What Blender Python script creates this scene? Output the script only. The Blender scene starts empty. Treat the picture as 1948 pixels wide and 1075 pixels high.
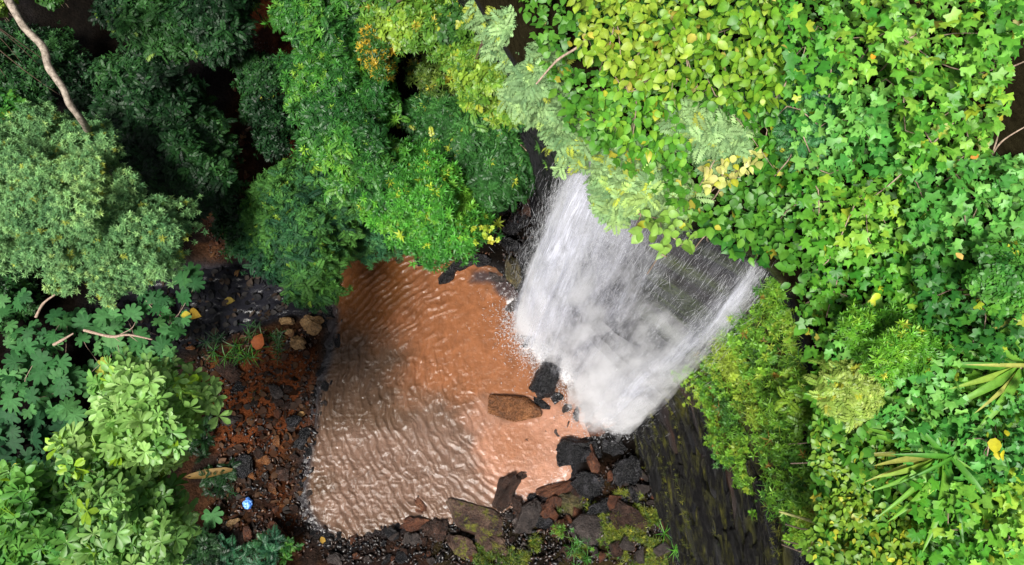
import bpy, bmesh, math, random
import numpy as np
from mathutils import Vector, Matrix, noise as mnoise

random.seed(7)
rng = np.random.default_rng(11)
scene = bpy.context.scene
col = scene.collection
R = math.radians

# ------------------------------------------------------------------ camera
CAM_H, TILT, FPX, IW, IH = 24.0, R(15.0), 1316.0, 1948.0, 1075.0
cam_d = bpy.data.cameras.new('camera')
cam_d.sensor_width = 36.0
cam_d.lens = 36.0 * FPX / IW
cam_d.clip_start = 0.1
cam_d.clip_end = 1000.0
cam = bpy.data.objects.new('camera', cam_d)
cam.location = (0, 0, CAM_H)
cam.rotation_euler = (TILT, 0, 0)
col.objects.link(cam)
scene.camera = cam

# ------------------------------------------------------------------ sky and sun (bright overcast)
SUN_EL, SUN_AZ = R(60.0), R(205.0)            # azimuth from +Y towards +X
world = bpy.data.worlds.new('World')
scene.world = world
world.use_nodes = True
wn, wl = world.node_tree.nodes, world.node_tree.links
wn.clear()
sky = wn.new('ShaderNodeTexSky')
sky.sky_type = 'NISHITA'
sky.sun_disc = False
sky.sun_elevation = SUN_EL
sky.sun_rotation = SUN_AZ
sky.air_density = 1.0
sky.dust_density = 3.0
hsv = wn.new('ShaderNodeHueSaturation')
hsv.inputs['Saturation'].default_value = 0.35
bg = wn.new('ShaderNodeBackground')
bg.inputs['Strength'].default_value = 0.065
wo = wn.new('ShaderNodeOutputWorld')
wl.new(sky.outputs[0], hsv.inputs['Color'])
wl.new(hsv.outputs[0], bg.inputs['Color'])
wl.new(bg.outputs[0], wo.inputs['Surface'])

sun_d = bpy.data.lights.new('sun', 'SUN')
sun_d.energy = 4.7
sun_d.angle = R(16.0)
sun_d.color = (1.0, 0.965, 0.9)
sun = bpy.data.objects.new('sun', sun_d)
sdir = Vector((math.sin(SUN_AZ) * math.cos(SUN_EL), math.cos(SUN_AZ) * math.cos(SUN_EL), math.sin(SUN_EL)))
sun.rotation_euler = sdir.to_track_quat('Z', 'Y').to_euler()
sun.location = sdir * 60
col.objects.link(sun)

scene.view_settings.view_transform = 'Standard'
scene.view_settings.look = 'None'
scene.view_settings.exposure = 0.88
scene.view_settings.gamma = 1.0
scene.view_settings.use_curve_mapping = False
scene.render.engine = 'CYCLES'
cy = scene.cycles
cy.use_denoising = True
cy.max_bounces = 6
cy.diffuse_bounces = 3
cy.glossy_bounces = 2
cy.transmission_bounces = 3
cy.transparent_max_bounces = 24
cy.volume_bounces = 3
cy.caustics_reflective = False
cy.caustics_refractive = False
cy.sample_clamp_indirect = 6.0


# ------------------------------------------------------------------ maths helpers
CT, ST = math.cos(TILT), math.sin(TILT)


def at(px, py, z=0.0):
    """photo pixel + height above the pool -> world point(s)"""
    px, py, z = np.broadcast_arrays(np.asarray(px, float), np.asarray(py, float), np.asarray(z, float))
    dx = (px - IW / 2) / FPX
    dy = -(py - IH / 2) / FPX
    wy = dy * CT + ST
    wz = dy * ST - CT
    t = (z - CAM_H) / wz
    return np.stack([dx * t, wy * t, z], -1)


def project(p):
    p = np.asarray(p, float)
    x, y, z = p[..., 0], p[..., 1], p[..., 2] - CAM_H
    yc = y * CT + z * ST
    zc = -y * ST + z * CT
    d = np.maximum(-zc, 1e-3)
    return np.stack([IW / 2 + FPX * x / d, IH / 2 - FPX * yc / d], -1)


def mpp(z, py=537.0):
    """metres per photo pixel at height z"""
    return (CAM_H - z) / FPX * 1.03


def _hash(ix, iy, iz, seed):
    h = (ix.astype(np.int64) * 374761393 + iy.astype(np.int64) * 668265263 + iz.astype(np.int64) * 2147483647 + seed * 1442695041) & 0xFFFFFFFF
    h = ((h ^ (h >> 13)) * 1274126177) & 0xFFFFFFFF
    h = ((h ^ (h >> 15)) * 2246822519) & 0xFFFFFFFF
    h = h ^ (h >> 16)
    return (h & 0xFFFFFF) / float(0xFFFFFF)


def vnoise(p, seed=0):
    """value noise in -1..1, p (...,3)"""
    f = np.floor(p)
    w = p - f
    w = w * w * w * (w * (w * 6 - 15) + 10)
    ix, iy, iz = f[..., 0], f[..., 1], f[..., 2]
    r = 0
    for a in (0, 1):
        wx = w[..., 0] if a else 1 - w[..., 0]
        for b in (0, 1):
            wy = w[..., 1] if b else 1 - w[..., 1]
            for c in (0, 1):
                wz = w[..., 2] if c else 1 - w[..., 2]
                r = r + wx * wy * wz * _hash(ix + a, iy + b, iz + c, seed)
    return r * 2 - 1


def fbm(p, octv=4, seed=0, gain=0.5):
    p = np.asarray(p, float)
    a, s, tot = 1.0, 0, 0
    for o in range(octv):
        s = s + a * vnoise(p * (2 ** o) + 17.3 * o, seed + o)
        tot += a
        a *= gain
    return s / tot


def p3(x, y, z=0.0):
    return np.stack(np.broadcast_arrays(np.asarray(x, float), np.asarray(y, float), np.asarray(z, float)), -1)


def sstep(a, b, x):
    t = np.clip((x - a) / (b - a), 0, 1)
    return t * t * (3 - 2 * t)


def poly_sd(pts, poly):
    """signed distance (negative inside) of pts (n,2) to polygon (k,2)"""
    pts = np.asarray(pts, float)
    poly = np.asarray(poly, float)
    d = np.full(len(pts), 1e9)
    inside = np.zeros(len(pts), bool)
    for i in range(len(poly)):
        a, b = poly[i], poly[(i + 1) % len(poly)]
        e = b - a
        w = pts - a
        t = np.clip((w @ e) / max(e @ e, 1e-9), 0, 1)
        q = w - t[:, None] * e
        d = np.minimum(d, np.hypot(q[:, 0], q[:, 1]))
        c = (a[1] > pts[:, 1]) != (b[1] > pts[:, 1])
        with np.errstate(divide='ignore', invalid='ignore'):
            xi = (b[0] - a[0]) * (pts[:, 1] - a[1]) / (b[1] - a[1] + 1e-12) + a[0]
        inside ^= c & (pts[:, 0] < xi)
    return np.where(inside, -d, d)


def smooth_poly(pts, it=2):
    p = np.asarray(pts, float)
    for _ in range(it):                                  # Chaikin
        q = np.roll(p, -1, 0)
        p = np.stack([p * .75 + q * .25, p * .25 + q * .75], 1).reshape(-1, p.shape[1])
    return p


# ------------------------------------------------------------------ object helpers
def tag(o, label=None, cat=None, group=None, kind=None):
    if label: o['label'] = label
    if cat: o['category'] = cat
    if group: o['group'] = group
    if kind: o['kind'] = kind
    return o


def empty(name, loc=(0, 0, 0)):
    o = bpy.data.objects.new(name, None)
    o.empty_display_size = 0.3
    o.location = loc
    col.objects.link(o)
    return o


def mesh_np(name, V, F, colors=None, smooth=False, attrs=None):
    """V (n,3), F (m,3 or 4)"""
    V = np.ascontiguousarray(V, np.float32)
    F = np.ascontiguousarray(F, np.int32)
    me = bpy.data.meshes.new(name)
    k = F.shape[1]
    me.vertices.add(len(V))
    me.vertices.foreach_set('co', V.ravel())
    me.loops.add(F.size)
    me.loops.foreach_set('vertex_index', F.ravel())
    me.polygons.add(len(F))
    me.polygons.foreach_set('loop_start', np.arange(0, F.size, k, dtype=np.int32))
    me.polygons.foreach_set('loop_total', np.full(len(F), k, np.int32))
    if smooth:
        me.polygons.foreach_set('use_smooth', np.ones(len(F), bool))
    if colors is not None:
        ca = me.color_attributes.new('Col', 'FLOAT_COLOR', 'POINT')
        c4 = np.ones((len(V), 4), np.float32)
        c4[:, :3] = colors
        ca.data.foreach_set('color', c4.ravel())
    for an, av in (attrs or {}).items():
        a = me.attributes.new(an, 'FLOAT', 'POINT')
        a.data.foreach_set('value', np.ascontiguousarray(av, np.float32))
    me.update(calc_edges=True)
    return me


def link(name, me, mat, parent=None, loc=None):
    if mat is not None and not me.materials:
        me.materials.append(mat)
    o = bpy.data.objects.new(name, me)
    if loc is not None:
        o.location = loc
    col.objects.link(o)
    if parent is not None:
        o.parent = parent
    return o


def local(V, parent):
    return V - np.array(parent.location)


def tube_np(pts, radii, sides=7, cap=True):
    pts = np.asarray(pts, float)
    radii = np.asarray(radii, float)
    n = len(pts)
    tang = np.gradient(pts, axis=0)
    tang /= np.linalg.norm(tang, axis=1)[:, None] + 1e-9
    ref = np.array([0.31, 0.2, 0.93])
    V = []
    for i in range(n):
        u = np.cross(tang[i], ref)
        if np.linalg.norm(u) < 1e-3:
            u = np.cross(tang[i], [1, 0, 0])
        u /= np.linalg.norm(u)
        v = np.cross(tang[i], u)
        for k in range(sides):
            a = 2 * math.pi * k / sides
            V.append(pts[i] + radii[i] * (math.cos(a) * u + math.sin(a) * v))
    F = []
    for i in range(n - 1):
        for k in range(sides):
            a, b = i * sides + k, i * sides + (k + 1) % sides
            F.append((a, b, b + sides)); F.append((a, b + sides, a + sides))
    V.append(pts[-1]); t = len(V) - 1
    for k in range(sides):
        F.append(((n - 1) * sides + k, (n - 1) * sides + (k + 1) % sides, t))
    return np.array(V), np.array(F)


def spline(pts, n):
    p = np.asarray(pts, float)
    k = len(p)
    if k == 2:
        return p[0] + (p[1] - p[0]) * np.linspace(0, 1, n)[:, None]
    e = np.vstack([2 * p[0] - p[1], p, 2 * p[-1] - p[-2]])
    t = np.linspace(0, k - 1 - 1e-6, n)
    i = np.floor(t).astype(int)
    u = (t - i)[:, None]
    a, b, c, d = e[i], e[i + 1], e[i + 2], e[i + 3]
    return 0.5 * (2 * b + (c - a) * u + (2 * a - 5 * b + 4 * c - d) * u ** 2 + (3 * b - a - 3 * c + d) * u ** 3)


def join_np(parts):
    V, F, n = [], [], 0
    for v, f in parts:
        V.append(v); F.append(np.asarray(f) + n); n += len(v)
    return np.vstack(V), np.vstack(F)


# ------------------------------------------------------------------ materials
def new_mat(name):
    m = bpy.data.materials.new(name)
    m.use_nodes = True
    nt = m.node_tree
    nt.nodes.clear()
    out = nt.nodes.new('ShaderNodeOutputMaterial')
    return m, nt, nt.nodes, nt.links, out


def N(nt, typ, **kw):
    n = nt.nodes.new(typ)
    for k, v in kw.items():
        if k in ('operation', 'blend_type', 'data_type', 'attribute_name', 'noise_dimensions', 'feature', 'distance', 'musgrave_type', 'mode', 'attribute_type'):
            setattr(n, k, v)
        else:
            n.inputs[k.replace('_', ' ')].default_value = v
    return n


def ramp(nt, stops):
    r = nt.nodes.new('ShaderNodeValToRGB')
    e = r.color_ramp.elements
    while len(e) < len(stops):
        e.new(0.5)
    for i, (p, c) in enumerate(stops):
        e[i].position = p
        e[i].color = (*c, 1) if len(c) == 3 else c
    return r


def leaf_material(name, rough=0.42, trans=0.32, spec=0.45):
    m, nt, nd, lk, out = new_mat(name)
    at_ = N(nt, 'ShaderNodeAttribute', attribute_name='Col')
    geo = nd.new('ShaderNodeNewGeometry')
    nz = N(nt, 'ShaderNodeTexNoise', Scale=9.0, Detail=3.0, Roughness=0.65)
    lk.new(geo.outputs['Position'], nz.inputs['Vector'])
    mr = N(nt, 'ShaderNodeMapRange', From_Min=0.3, From_Max=0.7, To_Min=0.78, To_Max=1.22)
    lk.new(nz.outputs['Fac'], mr.inputs['Value'])
    mx = N(nt, 'ShaderNodeMix', data_type='RGBA', blend_type='MULTIPLY')
    mx.inputs[0].default_value = 1.0
    lk.new(at_.outputs['Color'], mx.inputs[6])
    lk.new(mr.outputs[0], mx.inputs[7])
    b = N(nt, 'ShaderNodeBsdfPrincipled', Roughness=rough)
    b.inputs['Specular IOR Level'].default_value = spec
    lk.new(mx.outputs[2], b.inputs['Base Color'])
    tr = nd.new('ShaderNodeBsdfTranslucent')
    tc = N(nt, 'ShaderNodeMix', data_type='RGBA', blend_type='MULTIPLY')
    tc.inputs[0].default_value = 1.0
    lk.new(mx.outputs[2], tc.inputs[6])
    tc.inputs[7].default_value = (1.35, 1.25, 0.55, 1)
    lk.new(tc.outputs[2], tr.inputs['Color'])
    sh = nd.new('ShaderNodeMixShader')
    sh.inputs[0].default_value = trans
    lk.new(b.outputs[0], sh.inputs[1])
    lk.new(tr.outputs[0], sh.inputs[2])
    lk.new(sh.outputs[0], out.inputs['Surface'])
    return m


def bark_material(name, dark, light, scale=14.0, rough=0.8, stretch=0.35):
    m, nt, nd, lk, out = new_mat(name)
    tc = nd.new('ShaderNodeNewGeometry')
    mp = N(nt, 'ShaderNodeMapping', Scale=(1, 1, stretch))
    lk.new(tc.outputs['Position'], mp.inputs['Vector'])
    nz = N(nt, 'ShaderNodeTexNoise', Scale=scale, Detail=6.0, Roughness=0.7)
    lk.new(mp.outputs[0], nz.inputs['Vector'])
    rp = ramp(nt, [(0.32, dark), (0.62, light)])
    lk.new(nz.outputs['Fac'], rp.inputs[0])
    b = N(nt, 'ShaderNodeBsdfPrincipled', Roughness=rough)
    lk.new(rp.outputs[0], b.inputs['Base Color'])
    bp = N(nt, 'ShaderNodeBump', Strength=0.6, Distance=0.03)
    lk.new(nz.outputs['Fac'], bp.inputs['Height'])
    lk.new(bp.outputs[0], b.inputs['Normal'])
    lk.new(b.outputs[0], out.inputs['Surface'])
    return m


def rock_material(name, c1, c2, c3, rough=(0.12, 0.45), scale=3.0, bump=0.5, moss=None, moss_amt=0.5, spec=.3):
    """wet stone: two mineral tones, pale veins, optional moss on faces that look up"""
    m, nt, nd, lk, out = new_mat(name)
    tc = nd.new('ShaderNodeTexCoord')
    inf = nd.new('ShaderNodeObjectInfo')
    ad = N(nt, 'ShaderNodeVectorMath', operation='ADD')
    sc = N(nt, 'ShaderNodeVectorMath', operation='SCALE')
    cmb = nd.new('ShaderNodeCombineXYZ')
    for i in range(3):
        lk.new(inf.outputs['Random'], cmb.inputs[i])
    lk.new(cmb.outputs[0], sc.inputs[0])
    sc.inputs['Scale'].default_value = 50.0
    lk.new(tc.outputs['Object'], ad.inputs[0])
    lk.new(sc.outputs[0], ad.inputs[1])
    n1 = N(nt, 'ShaderNodeTexNoise', Scale=scale, Detail=7.0, Roughness=0.65, Distortion=0.6)
    n2 = N(nt, 'ShaderNodeTexNoise', Scale=scale * 6, Detail=6.0, Roughness=0.7)
    for n in (n1, n2):
        lk.new(ad.outputs[0], n.inputs['Vector'])
    rp = ramp(nt, [(0.3, c1), (0.52, c2), (0.75, c3)])
    lk.new(n1.outputs['Fac'], rp.inputs[0])
    mr = N(nt, 'ShaderNodeMapRange', From_Min=0.32, From_Max=0.7, To_Min=0.3, To_Max=1.75)
    lk.new(n2.outputs['Fac'], mr.inputs['Value'])
    mx = N(nt, 'ShaderNodeMix', data_type='RGBA', blend_type='MULTIPLY')
    mx.inputs[0].default_value = 1.0
    lk.new(rp.outputs[0], mx.inputs[6]); lk.new(mr.outputs[0], mx.inputs[7])
    colr = mx.outputs[2]
    rr = N(nt, 'ShaderNodeMapRange', From_Min=0.3, From_Max=0.7, To_Min=rough[0], To_Max=rough[1])
    lk.new(n2.outputs['Fac'], rr.inputs['Value'])
    rsock = rr.outputs[0]
    b = nd.new('ShaderNodeBsdfPrincipled')
    if moss:
        geo = nd.new('ShaderNodeNewGeometry')
        sp = nd.new('ShaderNodeSeparateXYZ')
        lk.new(geo.outputs['Normal'], sp.inputs[0])
        n3 = N(nt, 'ShaderNodeTexNoise', Scale=scale * 1.3, Detail=8.0, Roughness=0.75)
        lk.new(ad.outputs[0], n3.inputs['Vector'])
        ma = N(nt, 'ShaderNodeMath', operation='MULTIPLY_ADD')
        lk.new(sp.outputs['Z'], ma.inputs[0]); ma.inputs[1].default_value = 0.22
        lk.new(n3.outputs['Fac'], ma.inputs[2])
        mm = N(nt, 'ShaderNodeMapRange', From_Min=0.78 - 0.3 * moss_amt, From_Max=0.86 - 0.3 * moss_amt, To_Min=0.0, To_Max=1.0)
        lk.new(ma.outputs[0], mm.inputs['Value'])
        m2 = N(nt, 'ShaderNodeMix', data_type='RGBA')
        mc_ = N(nt, 'ShaderNodeMix', data_type='RGBA', blend_type='MULTIPLY'); mc_.inputs[0].default_value = 1.0; mc_.inputs[6].default_value = (*moss, 1); lk.new(mr.outputs[0], mc_.inputs[7])
        lk.new(mm.outputs[0], m2.inputs[0]); lk.new(colr, m2.inputs[6]); lk.new(mc_.outputs[2], m2.inputs[7])
        colr = m2.outputs[2]
        m3 = N(nt, 'ShaderNodeMix', data_type='FLOAT')
        lk.new(mm.outputs[0], m3.inputs[0]); lk.new(rsock, m3.inputs[2]); m3.inputs[3].default_value = 0.9
        rsock = m3.outputs[0]
    lk.new(colr, b.inputs['Base Color'])
    lk.new(rsock, b.inputs['Roughness'])
    b.inputs['Specular IOR Level'].default_value = spec
    bp = N(nt, 'ShaderNodeBump', Strength=min(1.0, bump + .35), Distance=0.09)
    lk.new(n2.outputs['Fac'], bp.inputs['Height'])
    lk.new(bp.outputs[0], b.inputs['Normal'])
    lk.new(b.outputs[0], out.inputs['Surface'])
    return m


M_LEAF = leaf_material('leaf_satin', 0.45, 0.34, 0.35)
M_LEAF_GLOSS = leaf_material('leaf_glossy', 0.5, 0.2, 0.22)
M_LEAF_MATT = leaf_material('leaf_matt', 0.65, 0.3, 0.2)
M_BARK = bark_material('bark_brown', (0.03, 0.018, 0.01), (0.12, 0.08, 0.05))
M_BARK_PALE = bark_material('bark_pale', (0.05, 0.034, 0.022), (0.30, 0.25, 0.20), 11.0, 0.7, 1.0)
M_TWIG = bark_material('twig_grey', (0.12, 0.07, 0.05), (0.34, 0.25, 0.19), 20.0, 0.8, 1.0)

M_ROCK_BLACK = rock_material('wet_black_rock', (0.002, 0.002, 0.003), (0.006, 0.006, 0.007), (0.045, 0.043, 0.05), (0.12, 0.45), 3.4, 0.7, spec=.4)
M_ROCK_BROWN = rock_material('wet_brown_rock', (0.035, 0.014, 0.006), (0.11, 0.042, 0.014), (0.22, 0.10, 0.04), (0.12, 0.4), 2.6, 0.5)
M_ROCK_RED = rock_material('wet_red_rock', (0.014, 0.005, 0.003), (0.06, 0.02, 0.009), (0.14, 0.06, 0.03), (0.25, 0.6), 3.0, 0.5)
M_ROCK_DARKRED = rock_material('dark_rust_rock', (0.006, 0.004, 0.003), (0.026, 0.013, 0.009), (0.08, 0.042, 0.03), (0.2, 0.55), 3.2, 0.7)
M_ROCK_TAN = rock_material('tan_rock', (0.05, 0.027, 0.01), (0.13, 0.075, 0.03), (0.24, 0.16, 0.08), (0.35, 0.7), 3.0, 0.4)
M_ROCK_GREY = rock_material('grey_purple_rock', (0.008, 0.006, 0.006), (0.028, 0.021, 0.019), (0.08, 0.065, 0.06), (0.25, 0.6), 3.2, 0.5)
M_ROCK_MOSSY = rock_material('mossy_rock', (0.012, 0.007, 0.006), (0.05, 0.027, 0.019), (0.13, 0.085, 0.06), (0.25, 0.6), 2.2, 0.8, moss=(0.085, 0.085, 0.012), moss_amt=0.2)
def strata_slab_material():
    m, nt, nd, lk, out = new_mat('strata_slab')
    geo = nd.new('ShaderNodeNewGeometry')
    mp = N(nt, 'ShaderNodeMapping', Scale=(5.0, 1.1, 5.0), Rotation=(0, 0, R(12)))
    lk.new(geo.outputs['Position'], mp.inputs['Vector'])
    n1 = N(nt, 'ShaderNodeTexNoise', Scale=.9, Detail=9.0, Roughness=.72)
    n2 = N(nt, 'ShaderNodeTexNoise', Scale=4.0, Detail=9.0, Roughness=.75)
    for n in (n1, n2):
        lk.new(mp.outputs[0], n.inputs['Vector'])
    rp = ramp(nt, [(.34, (.0025, .0025, .003)), (.50, (.007, .0065, .0065)), (.58, (.02, .020, .006)), (.70, (.075, .072, .011))])
    lk.new(n1.outputs['Fac'], rp.inputs[0])
    mr = N(nt, 'ShaderNodeMapRange', From_Min=.3, From_Max=.7, To_Min=.3, To_Max=1.7)
    lk.new(n2.outputs['Fac'], mr.inputs['Value'])
    mx = N(nt, 'ShaderNodeMix', data_type='RGBA', blend_type='MULTIPLY'); mx.inputs[0].default_value = 1.0
    lk.new(rp.outputs[0], mx.inputs[6]); lk.new(mr.outputs[0], mx.inputs[7])
    b = N(nt, 'ShaderNodeBsdfPrincipled', Roughness=.25)
    b.inputs['Specular IOR Level'].default_value = .22
    lk.new(mx.outputs[2], b.inputs['Base Color'])
    bp = N(nt, 'ShaderNodeBump', Strength=1.0, Distance=.12)
    lk.new(n2.outputs['Fac'], bp.inputs['Height']); lk.new(bp.outputs[0], b.inputs['Normal'])
    lk.new(b.outputs[0], out.inputs['Surface'])
    return m


M_SLAB = strata_slab_material()
M_ROCK_OLIVE = rock_material('olive_slime_rock', (0.012, 0.01, 0.007), (0.05, 0.04, 0.018), (0.13, 0.1, 0.04), (0.2, 0.5), 2.4, 0.8, moss=(0.04, 0.042, 0.009), moss_amt=0.25)


def ground_material():
    m, nt, nd, lk, out = new_mat('gorge_soil')
    at_ = N(nt, 'ShaderNodeAttribute', attribute_name='Col')
    wt = N(nt, 'ShaderNodeAttribute', attribute_name='wet')
    geo = nd.new('ShaderNodeNewGeometry')
    n1 = N(nt, 'ShaderNodeTexNoise', Scale=2.2, Detail=8.0, Roughness=0.72)
    n2 = N(nt, 'ShaderNodeTexNoise', Scale=16.0, Detail=7.0, Roughness=0.75)
    vo = N(nt, 'ShaderNodeTexVoronoi', Scale=9.0, Randomness=1.0)
    for n in (n1, n2, vo):
        lk.new(geo.outputs['Position'], n.inputs['Vector'])
    mr = N(nt, 'ShaderNodeMapRange', From_Min=0.3, From_Max=0.7, To_Min=0.35, To_Max=1.7)
    lk.new(n1.outputs['Fac'], mr.inputs['Value'])
    mr2 = N(nt, 'ShaderNodeMapRange', From_Min=0.3, From_Max=0.7, To_Min=0.4, To_Max=1.6)
    lk.new(n2.outputs['Fac'], mr2.inputs['Value'])
    mu = N(nt, 'ShaderNodeMath', operation='MULTIPLY')
    lk.new(mr.outputs[0], mu.inputs[0]); lk.new(mr2.outputs[0], mu.inputs[1])
    mx = N(nt, 'ShaderNodeMix', data_type='RGBA', blend_type='MULTIPLY')
    mx.inputs[0].default_value = 1.0
    lk.new(at_.outputs['Color'], mx.inputs[6]); lk.new(mu.outputs[0], mx.inputs[7])
    b = nd.new('ShaderNodeBsdfPrincipled')
    sl = N(nt, 'ShaderNodeMath', operation='MULTIPLY'); sl.inputs[1].default_value = 0.32
    lk.new(wt.outputs['Fac'], sl.inputs[0]); lk.new(sl.outputs[0], b.inputs['Specular IOR Level'])
    lk.new(mx.outputs[2], b.inputs['Base Color'])
    rr = N(nt, 'ShaderNodeMapRange', From_Min=0.0, From_Max=1.0, To_Min=0.9, To_Max=0.2)
    lk.new(wt.outputs['Fac'], rr.inputs['Value'])
    lk.new(rr.outputs[0], b.inputs['Roughness'])
    s = N(nt, 'ShaderNodeMath', operation='MULTIPLY_ADD')
    lk.new(vo.outputs['Distance'], s.inputs[0]); s.inputs[1].default_value = -0.5
    lk.new(n2.outputs['Fac'], s.inputs[2])
    bp = N(nt, 'ShaderNodeBump', Strength=0.9, Distance=0.09)
    lk.new(s.outputs[0], bp.inputs['Height'])
    lk.new(bp.outputs[0], b.inputs['Normal'])
    lk.new(b.outputs[0], out.inputs['Surface'])
    return m


def cliff_material():
    m, nt, nd, lk, out = new_mat('wet_strata')
    at_ = N(nt, 'ShaderNodeAttribute', attribute_name='Col')
    wt = N(nt, 'ShaderNodeAttribute', attribute_name='wet')
    geo = nd.new('ShaderNodeNewGeometry')
    mp = N(nt, 'ShaderNodeMapping', Scale=(1.0, 0.55, 3.0))
    lk.new(geo.outputs['Position'], mp.inputs['Vector'])
    n1 = N(nt, 'ShaderNodeTexNoise', Scale=1.7, Detail=9.0, Roughness=0.75)
    n2 = N(nt, 'ShaderNodeTexNoise', Scale=8.0, Detail=8.0, Roughness=0.75)
    for n in (n1, n2):
        lk.new(mp.outputs[0], n.inputs['Vector'])
    mr = N(nt, 'ShaderNodeMapRange', From_Min=0.3, From_Max=0.7, To_Min=0.4, To_Max=1.7)
    lk.new(n2.outputs['Fac'], mr.inputs['Value'])
    mx = N(nt, 'ShaderNodeMix', data_type='RGBA', blend_type='MULTIPLY')
    mx.inputs[0].default_value = 1.0
    lk.new(at_.outputs['Color'], mx.inputs[6]); lk.new(mr.outputs[0], mx.inputs[7])
    b = nd.new('ShaderNodeBsdfPrincipled')
    sl = N(nt, 'ShaderNodeMath', operation='MULTIPLY'); sl.inputs[1].default_value = 0.2
    lk.new(wt.outputs['Fac'], sl.inputs[0]); lk.new(sl.outputs[0], b.inputs['Specular IOR Level'])
    lk.new(mx.outputs[2], b.inputs['Base Color'])
    rr = N(nt, 'ShaderNodeMapRange', From_Min=0.0, From_Max=1.0, To_Min=0.9, To_Max=0.2)
    lk.new(wt.outputs['Fac'], rr.inputs['Value'])
    lk.new(rr.outputs[0], b.inputs['Roughness'])
    bp = N(nt, 'ShaderNodeBump', Strength=0.9, Distance=0.12)
    lk.new(n2.outputs['Fac'], bp.inputs['Height'])
    lk.new(bp.outputs[0], b.inputs['Normal'])
    lk.new(b.outputs[0], out.inputs['Surface'])
    return m


def water_material(name, rough=0.09, bump=0.25, scale=9.0, spec=.5):
    """silty water: cloudy body colour from the silt it carries, glossy surface, froth and painted sheen where the attribute says so"""
    m, nt, nd, lk, out = new_mat(name)
    at_ = N(nt, 'ShaderNodeAttribute', attribute_name='Col')
    fo = N(nt, 'ShaderNodeAttribute', attribute_name='foam_sheen')
    geo = nd.new('ShaderNodeNewGeometry')
    n1 = N(nt, 'ShaderNodeTexNoise', Scale=1.6, Detail=6.0, Roughness=0.6, Distortion=1.2)
    n2 = N(nt, 'ShaderNodeTexNoise', Scale=scale, Detail=5.0, Roughness=0.6, Distortion=0.8)
    n3 = N(nt, 'ShaderNodeTexNoise', Scale=5.0, Detail=9.0, Roughness=0.75, Distortion=1.0)
    for n in (n1, n2, n3):
        lk.new(geo.outputs['Position'], n.inputs['Vector'])
    mr = N(nt, 'ShaderNodeMapRange', From_Min=0.3, From_Max=0.7, To_Min=0.78, To_Max=1.2)
    lk.new(n1.outputs['Fac'], mr.inputs['Value'])
    mx = N(nt, 'ShaderNodeMix', data_type='RGBA', blend_type='MULTIPLY')
    mx.inputs[0].default_value = 1.0
    lk.new(at_.outputs['Color'], mx.inputs[6]); lk.new(mr.outputs[0], mx.inputs[7])
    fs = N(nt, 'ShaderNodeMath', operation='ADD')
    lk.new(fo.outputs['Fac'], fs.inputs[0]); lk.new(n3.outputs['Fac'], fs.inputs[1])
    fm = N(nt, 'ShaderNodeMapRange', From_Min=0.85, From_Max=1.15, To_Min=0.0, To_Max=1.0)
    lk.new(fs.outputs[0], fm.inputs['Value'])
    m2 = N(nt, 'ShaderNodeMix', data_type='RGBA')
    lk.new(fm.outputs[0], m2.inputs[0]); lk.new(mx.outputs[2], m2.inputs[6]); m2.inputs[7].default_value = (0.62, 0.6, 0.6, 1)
    b = nd.new('ShaderNodeBsdfPrincipled')
    b.inputs['IOR'].default_value = 1.33
    b.inputs['Specular IOR Level'].default_value = spec
    lk.new(m2.outputs[2], b.inputs['Base Color'])
    r2 = N(nt, 'ShaderNodeMapRange', From_Min=0.0, From_Max=1.0, To_Min=rough, To_Max=0.6)
    lk.new(fm.outputs[0], r2.inputs['Value']); lk.new(r2.outputs[0], b.inputs['Roughness'])
    bp = N(nt, 'ShaderNodeBump', Strength=bump, Distance=0.03)
    lk.new(n2.outputs['Fac'], bp.inputs['Height'])
    lk.new(bp.outputs[0], b.inputs['Normal'])
    lk.new(b.outputs[0], out.inputs['Surface'])
    return m


M_GROUND, M_CLIFF = ground_material(), cliff_material()
M_POOL = water_material('silty_pool_water', 0.1, 0.6, 13.0, .5)
M_STREAM = water_material('dark_stream_water', 0.2, 0.8, 5.0, .25)

# ------------------------------------------------------------------ the gorge floor
POOL_PX = [(640, 505), (690, 486), (760, 478), (830, 486), (862, 500), (905, 512), (945, 520), (985, 556), (1015, 590), (1060, 650),
           (1130, 700), (1190, 770), (1175, 800), (1135, 826), (1090, 846), (1072, 866), (1088, 892), (1066, 930), (1010, 955),
           (952, 968), (930, 990), (850, 988), (800, 976), (742, 1006), (655, 1022), (598, 1004), (574, 945), (585, 880),
           (596, 822), (600, 756), (622, 690), (640, 612), (628, 556)]
STREAM_PX = [(190, 575), (260, 545), (350, 520), (440, 508), (540, 515), (600, 545), (640, 580), (628, 610), (598, 604), (560, 588), (480, 622),
             (400, 650), (330, 668), (250, 700), (190, 680)]
pool_w = smooth_poly(at(*np.array(POOL_PX, float).T)[:, :2], 2)
stream_w = smooth_poly(at(*np.array(STREAM_PX, float).T)[:, :2], 2)

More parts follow.
